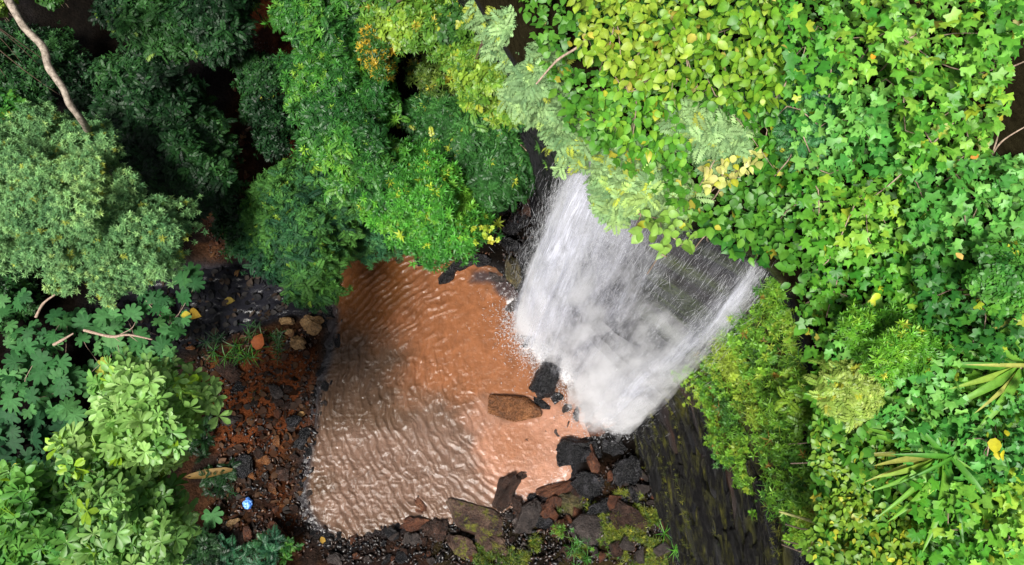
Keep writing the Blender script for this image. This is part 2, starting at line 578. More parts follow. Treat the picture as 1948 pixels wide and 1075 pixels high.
GCTRL = np.array([
    (350, 600, .3), (450, 700, .35), (520, 800, .3), (480, 950, .35), (450, 1040, .5), (560, 1050, .3), (700, 1060, .3), (900, 1060, .6),
    (1100, 1000, .7), (1180, 930, 1.1), (1250, 1075, 1.2), (250, 600, .3), (150, 640, .6), (50, 650, 1), (200, 900, 1.5), (0, 900, 2.2), (0, 1075, 2.6),
    (200, 1075, 1.5), (0, 400, 1.6), (200, 400, 1), (400, 420, .4), (430, 480, .3), (300, 200, .8), (100, 100, 1.2), (0, 0, 2.2), (300, 0, 1.4),
    (500, 0, 1.0), (500, 150, .7), (480, 300, .45), (565, 60, 2.0), (585, 250, 1.6), (620, 390, .8), (560, 420, .5), (600, 580, .2), (700, 440, .6),
    (850, 430, .9), (930, 470, 1.0), (985, 450, 1.4), (960, 300, 3), (800, 300, 2.6), (700, 250, 2.6), (700, 100, 3.6), (850, 100, 4.6),
    (960, 80, 5.5), (700, -100, 5), (900, -100, 6.5), (0, -200, 3), (400, -200, 2.5), (1200, 600, .5), (1300, 900, 1.0), (1600, 600, 1.0), (-200, 500, 3)])
gw = at(GCTRL[:, 0], GCTRL[:, 1], GCTRL[:, 2])


def ground_raw(x, y):
    d2 = (x[:, None] - gw[None, :, 0]) ** 2 + (y[:, None] - gw[None, :, 1]) ** 2
    w = 1.0 / (d2 + 0.6) ** 1.6
    return (w * gw[None, :, 2]).sum(1) / w.sum(1)


def ground_h(x, y, detail=True):
    x = np.atleast_1d(np.asarray(x, float)); y = np.atleast_1d(np.asarray(y, float))
    z = ground_raw(x, y)
    if detail:
        z = z + 0.28 * fbm(p3(x * .5, y * .5, 3.1), 4, 5) * np.clip(z, 0.2, 1.5) + 0.07 * fbm(p3(x * 2.2, y * 2.2, 1.7), 3, 9)
    sp = poly_sd(np.stack([x, y], 1), pool_w)
    ss = poly_sd(np.stack([x, y], 1), stream_w) + 0.12 * fbm(p3(x * 2, y * 2, .5), 3, 31)
    wob = 0.42 * fbm(p3(x * .9, y * .9, 7.7), 3, 21) + .16 * fbm(p3(x * 4.5, y * 4.5, 2.7), 3, 22)
    out = np.maximum(z, 0.12)
    s = sp + wob
    bank = 0.02 + 0.22 * np.clip(s, 0, 1) + (out - 0.24) * sstep(0.3, 2.2, s)
    zz = np.where(s > 0, np.maximum(bank, 0.01), -0.55 * sstep(0, 0.9, -s))
    zz = np.where(ss < 0, np.minimum(zz, -0.03 - 0.18 * sstep(0, .5, -ss)), np.where(ss < 0.5, zz * sstep(-0.1, .5, ss), zz))
    return zz, sp, ss


def axis(lo, hi, step, far):
    inner = np.arange(lo, hi + step, step)
    ext = np.cumsum(step * 1.35 ** np.arange(1, 30))
    ext = ext[ext < far]
    return np.concatenate([lo - ext[::-1], inner, hi + ext])


gx, gy = axis(-22, 11, 0.11, 160), axis(-8, 21, 0.11, 160)
GX, GY = np.meshgrid(gx, gy)
fx, fy = GX.ravel(), GY.ravel()
gz = np.empty_like(fx); gsp = np.empty_like(fx); gss = np.empty_like(fx)
for i in range(0, len(fx), 20000):
    gz[i:i + 20000], gsp[i:i + 20000], gss[i:i + 20000] = ground_h(fx[i:i + 20000], fy[i:i + 20000])
nx, ny = len(gx), len(gy)
idx = np.arange(nx * ny).reshape(ny, nx)
gF = np.stack([idx[:-1, :-1], idx[:-1, 1:], idx[1:, 1:], idx[1:, :-1]], -1).reshape(-1, 4)

gpx = project(np.stack([fx, fy, gz], 1))


def px_mask(pts, poly, soft=25.0, seed=3, wob=25.0):
    sd = poly_sd(pts, poly) + wob * fbm(p3(pts[:, 0] / 40, pts[:, 1] / 40, 0.3), 4, seed)
    return 1 - sstep(-soft, soft, sd)


red = np.array([.075, .022, .008]); brown = np.array([.032, .014, .0065]); darkb = np.array([.0038, .0028, .002]); slate = np.array([.018, .018, .024])
orange = np.array([.16, .05, .014]); olive = np.array([.022, .02, .006])
gcol = np.tile(darkb, (len(fx), 1)) * 1.0
nz1 = fbm(p3(fx * .6, fy * .6, .2), 4, 41)[:, None]


def lay(c, m):
    global gcol
    gcol = gcol * (1 - m[:, None]) + c * m[:, None]


lay(brown * 2.2, px_mask(gpx, [(380, 380), (470, 370), (480, 480), (390, 510)]) * .9)
lay(brown, px_mask(gpx, [(440, -60), (560, -60), (560, 110), (600, 330), (690, 430), (480, 470), (440, 380), (430, 100)]) * .9)
lay(red * 2.0, px_mask(gpx, [(470, -40), (540, -40), (560, 120), (600, 320), (560, 340), (500, 160)], 15) * .8)
lay(brown, px_mask(gpx, [(340, 640), (620, 600), (610, 760), (590, 1000), (700, 1090), (380, 1090), (330, 860)]) * 1.0)
lay(red * 1.5, px_mask(gpx, [(420, 680), (590, 660), (590, 800), (520, 870), (430, 850), (380, 800)], 30) * .85)
lay(red * .8, px_mask(gpx, [(500, 900), (560, 900), (560, 1000), (500, 990)], 20) * .7)
lay(orange, px_mask(gpx, [(640, 440), (760, 460), (880, 440), (900, 500), (800, 500), (640, 500)], 15) * .9)
lay(np.array([.022, .011, .007]), px_mask(gpx, [(640, 1000), (1200, 880), (1260, 1100), (640, 1100)]) * .9)
lay(olive, px_mask(gpx, [(840, 1020), (1000, 1000), (1240, 930), (1260, 1100), (840, 1100)], 20, 8, 60) * .6)
shore = (1 - sstep(0.05, 0.55, gsp)) * (gsp > -1.2)
lay(slate * .4, shore * np.clip(.6 + 1.2 * nz1[:, 0], 0, 1))
blot = sstep(.05, .3, fbm(p3(GX.ravel() * 1.1, GY.ravel() * 1.1, 6.2), 4, 45))
lay(np.array([.006, .005, .005]), blot * .75)
lay(orange * .8, (1 - sstep(-.5, -.1, gsp)))
lay(slate, (1 - sstep(-.1, .35, gss)))
ground_wet = np.clip(.12 + .85 * shore + .7 * (1 - sstep(0, .6, gss)) + .25 * nz1[:, 0], 0, 1)
ground = link('ground', mesh_np('ground', np.stack([fx, fy, gz], 1), gF, gcol, True, {'wet': ground_wet}), M_GROUND)
tag(ground, 'dark red brown soil and gravel floor of the gorge', None, None, 'structure')

# ------------------------------------------------------------------ the cliff (face and plateau)
ST_PX = [  # base px,py,z   lip px,py,z
    (560, -260, 4.0, 590, -420, 11.5),
    (760, -60, 4.5, 790, -190, 12.3), (900, 130, 4.0, 925, 40, 12.8), (985, 330, 1.6, 1035, 210, 13.2), (1000, 470, .2, 1100, 275, 13.4), (1025, 590, -.2, 1190, 335, 13.4),
    (1075, 700, -.3, 1310, 430, 13.3), (1160, 790, -.2, 1462, 512, 13.2), (1205, 850, .3, 1525, 640, 12.9), (1235, 960, .5, 1560, 850, 12.6),
    (1270, 1075, .5, 1585, 1060, 12.4), (1300, 1250, .6, 1610, 1300, 12.2), (1330, 1500, .6, 1650, 1700, 12.0)]
sp_ = np.array(ST_PX, float)
cb, cl = at(sp_[:, 0], sp_[:, 1], sp_[:, 2]), at(sp_[:, 3], sp_[:, 4], sp_[:, 5])
NS, NF, NP = 330, 110, 44
CB, CL = spline(cb, NS), spline(cl, NS)
pc = at(880, 760, 0)
outd = CL[:, :2] - pc[None, :2]
outd /= np.linalg.norm(outd, axis=1)[:, None]
alongd = np.stack([-outd[:, 1], outd[:, 0]], 1)
vv = np.linspace(0, 1, NF)
face = np.empty((NF, NS, 3))
for j, v in enumerate(vv):
    h = 0.75 * v + 0.25 * v * v
    face[j, :, :2] = CB[:, :2] * (1 - h) + CL[:, :2] * h
    face[j, :, 2] = (CB[:, 2] - 0.8) * (1 - v) + CL[:, 2] * v
P = face.reshape(-1, 3)
oo = np.tile(outd, (NF, 1)); aa_ = np.tile(alongd, (NF, 1))
sco = (P[:, :2] * aa_).sum(1)
vflat = np.repeat(vv, NS)
edge = np.minimum(1, vflat * 6) * np.minimum(1, (1 - vflat) * 12)
tilt_z = P[:, 2] + 0.10 * sco + 0.35 * fbm(p3(sco * .25, P[:, 2] * .3, .5), 3, 2)
k1 = tilt_z * 0.85
saw = (k1 - np.floor(k1)); led = np.where(saw < .8, saw / .8, (1 - saw) / .2)          # ledge profile
k2 = tilt_z * 3.1 + .7 * vnoise(p3(sco * .3, P[:, 2], 2.0), 4)
saw2 = (k2 - np.floor(k2)); led2 = np.where(saw2 < .7, saw2 / .7, (1 - saw2) / .3)
disp = (0.34 * led + 0.12 * led2 + 0.5 * fbm(p3(sco * .35, P[:, 2] * .35, 5.0), 3, 6) + 0.18 * fbm(p3(sco * 1.6, P[:, 2] * 2.6, 1.0), 4, 8)) * edge
P = P.copy()
P[:, :2] += oo * disp[:, None]
led_mask = led
face = P.reshape(NF, NS, 3)
dist = np.concatenate([np.linspace(.12, 8, 30), 8 * 1.28 ** np.arange(1, NP - 30 + 1)])
plat = np.empty((NP, NS, 3))
for j, d in enumerate(dist):
    plat[j, :, :2] = CL[:, :2] + outd * d
    plat[j, :, 2] = CL[:, 2] + .22 * min(d, 2.0) + 0.11 * min(d, 9) + 0.2 * vnoise(p3(plat[j, :, 0] * .6, plat[j, :, 1] * .6, 3), 7) * min(1, d)
cV = np.vstack([face.reshape(-1, 3), plat.reshape(-1, 3)])
nr = NF + NP
ci = np.arange(nr * NS).reshape(nr, NS)
cF = np.stack([ci[:-1, :-1], ci[:-1, 1:], ci[1:, 1:], ci[1:, :-1]], -1).reshape(-1, 4)
cpx = project(cV)
black = np.array([.006, .006, .0075]); moss = np.array([.06, .06, .008]); mossg = np.array([.07, .12, .014]); rust = np.array([.1, .04, .014])
ccol = np.tile(black, (len(cV), 1))
scoA = np.concatenate([sco, np.zeros(NP * NS)]); zA = cV[:, 2]
mn = fbm(p3(scoA * .5, zA * 2.4, 4.4), 5, 77)
lm = np.concatenate([led_mask, np.zeros(NP * NS)])
mossy = px_mask(cpx, [(1240, 760), (1330, 700), (1470, 540), (1600, 560), (1620, 1100), (1420, 1100), (1300, 960)], 60, 5, 60)
mstripe = sstep(.0, .35, mn + .25 * (lm - .5))
ccol = ccol * (1 - (mossy * mstripe)[:, None]) + moss * (mossy * mstripe)[:, None]
dry = px_mask(cpx, [(1330, 700), (1470, 540), (1600, 560), (1620, 900), (1500, 940), (1400, 860)], 40, 6, 40)
dm = dry * sstep(-.3, .2, mn)
ccol = ccol * (1 - dm[:, None]) + (mossg * .6 + rust * .4) * dm[:, None]
veil = px_mask(cpx, [(1230, 430), (1480, 500), (1430, 620), (1320, 700), (1230, 620)], 40, 33, 40) * sstep(-.35, .15, mn)
ccol = ccol * (1 - veil[:, None]) + np.array([.035, .05, .014]) * veil[:, None]
rm = sstep(.25, .5, fbm(p3(scoA * .8, zA * 1.5, 9.0), 4, 90)) * .3 * np.clip(mossy + .15, 0, 1)
ccol = ccol * (1 - rm[:, None]) + rust * rm[:, None]
isplat = np.concatenate([np.zeros(NF * NS), np.ones(NP * NS)])
ccol = ccol * (1 - isplat[:, None]) + np.array([.012, .010, .005]) * isplat[:, None]
cwet = np.clip(.95 - .8 * dm - .5 * mossy * mstripe - isplat, 0, 1)
cliff = link('cliff', mesh_np('cliff', cV, cF, ccol, True, {'wet': cwet}), M_CLIFF)
tag(cliff, 'black wet layered rock face with yellow green moss streaks', None, None, 'structure')


def plateau_z(x, y):
    """height of the cliff top by nearest lip point"""
    d = np.hypot(x[:, None] - CL[None, :, 0], y[:, None] - CL[None, :, 1])
    k = d.argmin(1); m = d[np.arange(len(x)), k]
    return CL[k, 2] + .22 * np.minimum(m, 2) + .11 * np.minimum(m, 9)


# ------------------------------------------------------------------ the pool
x0, x1, y0, y1 = pool_w[:, 0].min() - .8, pool_w[:, 0].max() + .8, pool_w[:, 1].min() - .8, pool_w[:, 1].max() + .8
wx, wy = np.arange(x0, x1, .03), np.arange(y0, y1, .03)
WX, WY = np.meshgrid(wx, wy)
fx, fy = WX.ravel(), WY.ravel()
psd = poly_sd(np.stack([fx, fy], 1), pool_w)
wp = project(np.stack([fx, fy, 0 * fx], 1))
c0 = at(1075, 690, 0)
wr = np.hypot(fx - c0[0], fy - c0[1]); wa = np.arctan2(fy - c0[1], fx - c0[0])
warp = fbm(p3(fx * .55, fy * .55, .1), 3, 61)
warp2 = fbm(p3(fx * 2.0, fy * 2.0, .9), 3, 62)
ph = wr / .31 + 1.7 * warp + .5 * warp2
crest = (0.5 + 0.5 * np.sin(2 * math.pi * ph)) ** 1.7
amp = sstep(1.3, 3.4, wr) * np.clip(.5 + 1.1 * fbm(p3(fx * .9, fy * .9, 4), 3, 63), .05, 1.3)
flatm = 1 - .8 * px_mask(wp, [(880, 540), (1010, 560), (1160, 720), (1130, 830), (1090, 960), (960, 960), (930, 860), (900, 740), (840, 640)], 35, 3, 30)
# steeper wave train running off the black ledge
train = px_mask(wp, [(650, 500), (780, 490), (870, 520), (850, 600), (760, 640), (680, 620)], 30, 13, 20)
c1 = at(1010, 860, 0)
ph2 = np.hypot(fx - c1[0], fy - c1[1]) / .25 + 1.3 * warp + .5 * warp2
crest2 = (0.5 + 0.5 * np.sin(2 * math.pi * ph2)) ** 1.6
# short broken crests, drawn out along the wave fronts
tx, ty = wr * 4.0 + .8 * warp2, wa * 4.2 + .6 * warp
rid = np.clip(1 - np.abs(vnoise(p3(tx, ty * 1.3, .3), 66)) * 1.3, 0, 1) ** 2.2
rid2 = np.clip(1 - np.abs(vnoise(p3(tx * 2.1 + 5, ty * 2.4, 2.3), 67)) * 1.3, 0, 1) ** 2.2
rid3 = np.clip(1 - np.abs(vnoise(p3(fx * 6.5 + warp2, fy * 6.5, 4.3), 68)) * 1.3, 0, 1) ** 2.2
chop = fbm(p3(fx * 6.2, fy * 5.2, 2.2), 4, 64, .65)
gravel = px_mask(wp, [(590, 860), (760, 880), (840, 960), (760, 1000), (600, 1010)], 40, 5, 40) + px_mask(wp, [(620, 600), (720, 640), (780, 720), (640, 860), (590, 840)], 40, 5, 40) * .7
calm = sstep(.9, 2.4, wr)
h = 1.55 * flatm * (0.031 * amp * crest * (1 - train) + .016 * calm * np.clip(rid, -.2, 1) * (1 - .6 * train) + .016 * calm * np.clip(rid2, -.2, 1)) + 0.052 * train * crest2 * np.clip(.7 + .6 * warp2, .2, 1.2)
h += (0.005 + .009 * calm) * chop + (.006 + .022 * gravel) * np.clip(rid3, -.3, 1) + .012 * gravel * fbm(p3(fx * 9, fy * 8, 8), 3, 65)
h = h * sstep(-.45, .1, -psd) + .02
# silt tones carried by the water
w_or = np.array([.175, .068, .029]); w_br = np.array([.066, .038, .023]); w_pk = np.array([.27, .135, .088]); w_gr = np.array([.120, .072, .052]); w_am = np.array([.115, .042, .011]); w_dk = np.array([.02, .02, .024])
wc = np.tile(w_br, (len(fx), 1))


def wl_(c, m):
    global wc
    m = np.clip(m, 0, 1)
    wc = wc * (1 - m[:, None]) + c * m[:, None]


wl_(w_or, px_mask(wp, [(660, 480), (900, 480), (990, 560), (1060, 700), (1060, 790), (900, 790), (800, 760), (760, 640), (660, 590)], 55, 15, 60) * .95)
wl_(w_am, px_mask(wp, [(640, 490), (760, 480), (780, 560), (720, 640), (630, 640)], 30, 16, 40) * .8)
wl_(w_gr, px_mask(wp, [(620, 830), (800, 790), (930, 780), (960, 960), (840, 990), (620, 1010)], 45, 17, 50) * .8)
wl_(w_pk, px_mask(wp, [(900, 800), (1060, 760), (1170, 780), (1100, 900), (1040, 960), (930, 950)], 35, 18, 40) * .95)
wl_(w_or * 1.05, px_mask(wp, [(940, 800), (1000, 790), (1030, 870), (980, 900), (935, 880)], 35, 22, 30) * .6)
wl_(w_br * .75, px_mask(wp, [(610, 620), (700, 640), (690, 760), (620, 820)], 40, 19, 50) * .7)
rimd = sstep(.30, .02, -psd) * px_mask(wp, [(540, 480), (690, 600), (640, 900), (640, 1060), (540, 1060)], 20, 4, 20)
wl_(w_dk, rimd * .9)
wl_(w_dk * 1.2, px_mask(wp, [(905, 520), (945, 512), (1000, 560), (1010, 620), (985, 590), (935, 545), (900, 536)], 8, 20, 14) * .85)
foam_sheen = np.zeros(len(fx))
foam_sheen += .72 * px_mask(wp, [(975, 580), (1050, 580), (1180, 700), (1210, 800), (1150, 800), (1100, 750), (1035, 705), (1000, 660)], 24, 24, 34)
foam_sheen += .36 * px_mask(wp, [(1080, 872), (1092, 895), (1066, 935), (1000, 962), (945, 960), (965, 925), (1010, 935), (1050, 900)], 10, 25, 12)  # sky reflection along the lower shore, painted pale into the water colour
foam_sheen += .0 * px_mask(wp, [(895, 775), (940, 775), (930, 830), (880, 850), (800, 870), (860, 820)], 20, 26, 30)
foam_sheen += .36 * px_mask(wp, [(820, 960), (860, 985), (930, 980), (900, 950)], 10, 27, 20)
keep = psd < .7
vi = -np.ones(len(fx), int); vi[keep] = np.arange(keep.sum())
ii = np.arange(len(fx)).reshape(len(wy), len(wx))
q = np.stack([ii[:-1, :-1], ii[:-1, 1:], ii[1:, 1:], ii[1:, :-1]], -1).reshape(-1, 4)
q = vi[q[keep[q].all(1)]]
pool = link('pool_water', mesh_np('pool_water', np.stack([fx, fy, h], 1)[keep], q, wc[keep], True, {'foam_sheen': foam_sheen[keep]}), M_POOL)
tag(pool, 'rippled orange brown plunge pool below the waterfall', None, None, 'structure')

# ------------------------------------------------------------------ the dark side stream
x0, x1, y0, y1 = stream_w[:, 0].min() - .4, stream_w[:, 0].max() + .4, stream_w[:, 1].min() - .4, stream_w[:, 1].max() + .4
wx, wy = np.arange(x0, x1, .06), np.arange(y0, y1, .06)
WX, WY = np.meshgrid(wx, wy)
fx, fy = WX.ravel(), WY.ravel()
ssd = poly_sd(np.stack([fx, fy], 1), stream_w)
keep = (ssd < .3) & (poly_sd(np.stack([fx, fy], 1), pool_w) > .05)
h = .0 + .06 * fbm(p3(fx * 1.6, fy * 2.4, .3), 4, 71, .65) + .03 * (1 - 2 * np.abs(vnoise(p3(fx * 3, fy * 4, .7), 73)))
sc_ = np.tile(np.array([.009, .009, .012]), (len(fx), 1)) * (1 + .6 * fbm(p3(fx, fy, 2), 3, 72))[:, None]
vi = -np.ones(len(fx), int); vi[keep] = np.arange(keep.sum())
ii = np.arange(len(fx)).reshape(len(wy), len(wx))
q = np.stack([ii[:-1, :-1], ii[:-1, 1:], ii[1:, 1:], ii[1:, :-1]], -1).reshape(-1, 4)
q = vi[q[keep[q].all(1)]]
stream = link('stream_water', mesh_np('stream_water', np.stack([fx, fy, h], 1)[keep], q, sc_[keep], True, {'foam_sheen': np.zeros(keep.sum()) - .5}), M_STREAM)
tag(stream, 'still slate black stream running out under the trees', None, None, 'structure')


# ------------------------------------------------------------------ the waterfall
def spray_material():
    m, nt, nd, lk, out = new_mat('white_water')
    d = nd.new('ShaderNodeBsdfDiffuse'); d.inputs['Color'].default_value = (.86, .87, .9, 1)
    t = nd.new('ShaderNodeBsdfTranslucent'); t.inputs['Color'].default_value = (.86, .87, .9, 1)
    s1 = nd.new('ShaderNodeMixShader'); s1.inputs[0].default_value = .45
    lk.new(d.outputs[0], s1.inputs[1]); lk.new(t.outputs[0], s1.inputs[2])
    tr = nd.new('ShaderNodeBsdfTransparent')
    geo = nd.new('ShaderNodeNewGeometry')
    nz = N(nt, 'ShaderNodeTexNoise', Scale=6.0, Detail=3.0)
    lk.new(geo.outputs['Position'], nz.inputs['Vector'])
    mr = N(nt, 'ShaderNodeMapRange', From_Min=.3, From_Max=.7, To_Min=.12, To_Max=.5)
    lk.new(nz.outputs['Fac'], mr.inputs['Value'])
    s2 = nd.new('ShaderNodeMixShader')
    lk.new(mr.outputs[0], s2.inputs[0]); lk.new(tr.outputs[0], s2.inputs[1]); lk.new(s1.outputs[0], s2.inputs[2])
    lk.new(s2.outputs[0], out.inputs['Surface'])
    return m


M_SPRAY = spray_material()
LIP_PX = [(1108, 296, 13.35), (1134, 318, 13.35), (1190, 345, 13.3), (1262, 400, 13.25), (1330, 450, 13.2), (1400, 485, 13.15), (1478, 508, 13.1)]
FOOT_PX = [(996, 592), (1012, 632), (1046, 668), (1090, 700), (1124, 726), (1152, 775), (1190, 818)]
lipc = spline(at(*np.array(LIP_PX, float).T), 200)
footc = spline(at(*np.array(FOOT_PX, float).T, 0.0), 200)


def fall_pos(s, u):
    k = s * 199; i = np.clip(k.astype(int), 0, 198); f = (k - i)[:, None]
    a = lipc[i] * (1 - f) + lipc[i + 1] * f
    b = footc[i] * (1 - f) + footc[i + 1] * f
    p = a * (1 - u)[:, None] + b * u[:, None]
    p[:, 2] = a[:, 2] + (b[:, 2] - a[:, 2]) * (0.25 * u + .75 * u * u)
    return p


def fall_density(s, u):
    g = lambda c, w: np.exp(-((s - c) / w) ** 2)
    d = .95 * g(.10, .15) + .55 * g(.27, .10) + .28 * g(.43, .09) * sstep(.0, .3, u)
    d += .035 + .42 * g(.58, .055) * sstep(.15, .6, u) * 1.0 + .20 * g(.72, .10) * sstep(.3, .8, u)
    d += .62 * g(.955 - .05 * u, .035 + .05 * u) + .4 * g(.86, .10) * sstep(.45, .95, u)
    st = fbm(p3(s * 42, u * 2.2, .4), 3, 101)
    cl_ = fbm(p3(s * 9, u * 4.5 , 3.4), 3, 103)
    return np.clip(d * (1 + 1.2 * st) * (1 + 1.3 * cl_), 0, 1.6)


fall_root = empty('waterfall', tuple(at(1030, 650, 0)))
tag(fall_root, 'white veil of falling water spreading from the cliff lip into the pool', 'waterfall')
NSP = 42000
ss_, uu_ = rng.random(NSP * 3), rng.random(NSP * 3) ** .85
ok = rng.random(NSP * 3) < fall_density(ss_, uu_) * .75
ss_, uu_ = ss_[ok][:NSP], uu_[ok][:NSP]
pp = fall_pos(ss_, uu_)
pq = fall_pos(ss_, np.minimum(uu_ + .015, 1.0))
dirv = pq - pp + np.array([0, 0, -1e-4]); dirv /= np.linalg.norm(dirv, axis=1)[:, None]
n_ = len(pp)
spread = (.05 + .30 * uu_)[:, None]
pp += rng.normal(size=(n_, 3)) * spread * np.array([1, 1, .5]) * (1 + 1.2 * (rng.random(n_)[:, None] < .12))
dirv += rng.normal(size=(n_, 3)) * (.05 + .22 * rng.random(n_)[:, None] ** 3); dirv /= np.linalg.norm(dirv, axis=1)[:, None]
ln = (.12 + .7 * rng.random(n_) ** 2)
rad = (.002 + .004 * rng.random(n_) ** 2)
a1 = np.cross(dirv, [0.3, .9, .1]); a1 /= np.linalg.norm(a1, axis=1)[:, None]
a2 = np.cross(dirv, a1)
ring = [pp + rad[:, None] * (math.cos(t) * a1 + math.sin(t) * a2) for t in (0, 2.094, 4.189)]
SV = np.stack([pp - dirv * ln[:, None] * .5, *ring, pp + dirv * ln[:, None] * .5], 1)
SF0 = np.array([(0, 1, 2), (0, 2, 3), (0, 3, 1), (4, 2, 1), (4, 3, 2), (4, 1, 3)])
SV, SF = SV.reshape(-1, 3), (SF0[None] + 5 * np.arange(n_)[:, None, None]).reshape(-1, 3)
# silky sheets of water, several deep


def sheet_material():
    m, nt, nd, lk, out = new_mat('water_sheet')
    s_ = N(nt, 'ShaderNodeAttribute', attribute_name='along'); u_ = N(nt, 'ShaderNodeAttribute', attribute_name='down'); d_ = N(nt, 'ShaderNodeAttribute', attribute_name='dens'); l_ = N(nt, 'ShaderNodeAttribute', attribute_name='deep')
    cmb = nd.new('ShaderNodeCombineXYZ')
    for i, n in enumerate((s_, u_, l_)):
        lk.new(n.outputs['Fac'], cmb.inputs[i])
    def nz(sx, sy, det, dist):
        mp = N(nt, 'ShaderNodeMapping', Scale=(sx, sy, 7.3))
        lk.new(cmb.outputs[0], mp.inputs['Vector'])
        n = N(nt, 'ShaderNodeTexNoise', Scale=1.0, Detail=det, Roughness=.62, Distortion=dist)
        lk.new(mp.outputs[0], n.inputs['Vector'])
        return n
    a, b, c = nz(46, 3.2, 7.0, .35), nz(11, 5.5, 5.0, .9), nz(120, 16, 4.0, .3)
    m1 = N(nt, 'ShaderNodeMapRange', From_Min=.34, From_Max=.68, To_Min=0.0, To_Max=1.25)
    lk.new(a.outputs['Fac'], m1.inputs['Value'])
    m2 = N(nt, 'ShaderNodeMapRange', From_Min=.37, From_Max=.63, To_Min=.02, To_Max=1.4)
    lk.new(b.outputs['Fac'], m2.inputs['Value'])
    m3 = N(nt, 'ShaderNodeMapRange', From_Min=.3, From_Max=.7, To_Min=.55, To_Max=1.25)
    lk.new(c.outputs['Fac'], m3.inputs['Value'])
    def mul(x, y, clamp=False):
        n = N(nt, 'ShaderNodeMath', operation='MULTIPLY'); n.use_clamp = clamp
        lk.new(x, n.inputs[0]); lk.new(y, n.inputs[1])
        return n.outputs[0]
    al = mul(mul(mul(m1.outputs[0], m2.outputs[0]), m3.outputs[0]), d_.outputs['Fac'], True)
    df = nd.new('ShaderNodeBsdfDiffuse'); df.inputs['Color'].default_value = (.80, .81, .90, 1)
    t = nd.new('ShaderNodeBsdfTranslucent'); t.inputs['Color'].default_value = (.80, .81, .90, 1)
    s1 = nd.new('ShaderNodeMixShader'); s1.inputs[0].default_value = .45
    lk.new(df.outputs[0], s1.inputs[1]); lk.new(t.outputs[0], s1.inputs[2])
    tr = nd.new('ShaderNodeBsdfTransparent'); s2 = nd.new('ShaderNodeMixShader')
    lk.new(al, s2.inputs[0]); lk.new(tr.outputs[0], s2.inputs[1]); lk.new(s1.outputs[0], s2.inputs[2])
    lk.new(s2.outputs[0], out.inputs['Surface'])
    return m


M_SHEET = sheet_material()
for L in range(5):
    ns_, nu_ = 150, 60
    sg, ug = np.meshgrid(np.linspace(0, 1, ns_), np.linspace(0, 1, nu_)); sg, ug = sg.ravel(), ug.ravel()
    g = lambda c, w: np.exp(-((sg - c) / w) ** 2)
    dn = .95 * g(.10, .13) + .55 * g(.25, .09) + .26 * g(.41, .08) * sstep(.0, .3, ug) + .04 + .42 * g(.58 - .05 * ug, .05) * sstep(.1, .5, ug) + .22 * g(.72, .10) * sstep(.3, .8, ug)
    dn += .50 * g(.945 - .06 * ug, .03 + .05 * ug) + .28 * g(.85, .10) * sstep(.45, .95, ug)
    en = .05 * fbm(p3(ug * 9, L * 3.0, .5), 3, 60 + L)
    dn *= sstep(0, .04, sg + en) * sstep(1, .93, sg + en) * sstep(1.0, .90, ug + en) * (.55 + .45 * sstep(0, .12, ug))
    sp2 = fall_pos(np.clip(sg + .02 * vnoise(p3(sg * 9, ug * 2, L * 3.1), 40 + L), 0, 1), ug)
    wv = (.12 + .55 * ug) * ((L - 2) * .42 + .9 * vnoise(p3(sg * 14, ug * 3.5, L * 2.7), 50 + L))
    sp2 += np.array([-.62, -.78, 0]) * wv[:, None]
    sp2[:, 2] = np.maximum(sp2[:, 2], .05)
    gi = np.arange(ns_ * nu_).reshape(nu_, ns_)
    fF = np.stack([gi[:-1, :-1], gi[:-1, 1:], gi[1:, 1:], gi[1:, :-1]], -1).reshape(-1, 4)
    o = link('water_sheet', mesh_np('water_sheet', local(sp2, fall_root), fF, smooth=True, attrs={'along': sg, 'down': ug, 'dens': dn * .8, 'deep': np.full(len(sg), L * 1.37)}), M_SHEET, fall_root)
o = link('falling_water', mesh_np('falling_water', local(SV, fall_root), SF), M_SPRAY, fall_root)
o['kind'] = 'stuff'

# splash thrown up where the fall meets pool and rocks
NB = 24000
sb = rng.random(NB)
keepb = rng.random(NB) < (.35 + .65 * np.exp(-((sb - .22) / .25) ** 2) + .3 * np.exp(-((sb - .9) / .1) ** 2))
sb = sb[keepb]
bp_ = fall_pos(sb, np.ones(len(sb)))
ang = rng.random(len(sb)) * 2 * math.pi; rr_ = np.abs(rng.normal(size=len(sb))) * .62
bp_ += np.stack([np.cos(ang) * rr_, np.sin(ang) * rr_, .05 + np.abs(rng.normal(size=len(sb))) * .35 * np.exp(-rr_)], 1)
bd = rng.normal(size=(len(sb), 3)); bd /= np.linalg.norm(bd, axis=1)[:, None]
a1 = np.cross(bd, [.3, .9, .1]); a1 /= np.linalg.norm(a1, axis=1)[:, None]; a2 = np.cross(bd, a1)
ln = .05 + .12 * rng.random(len(sb)); rad = .008 + .014 * rng.random(len(sb))
ring = [bp_ + rad[:, None] * (math.cos(t) * a1 + math.sin(t) * a2) for t in (0, 2.094, 4.189)]
BV = np.stack([bp_ - bd * ln[:, None] * .5, *ring, bp_ + bd * ln[:, None] * .5], 1).reshape(-1, 3)
BF = (SF0[None] + 5 * np.arange(len(sb))[:, None, None]).reshape(-1, 3)
o = link('splash', mesh_np('splash', local(BV, fall_root), BF), M_SPRAY, fall_root)
o['kind'] = 'stuff'


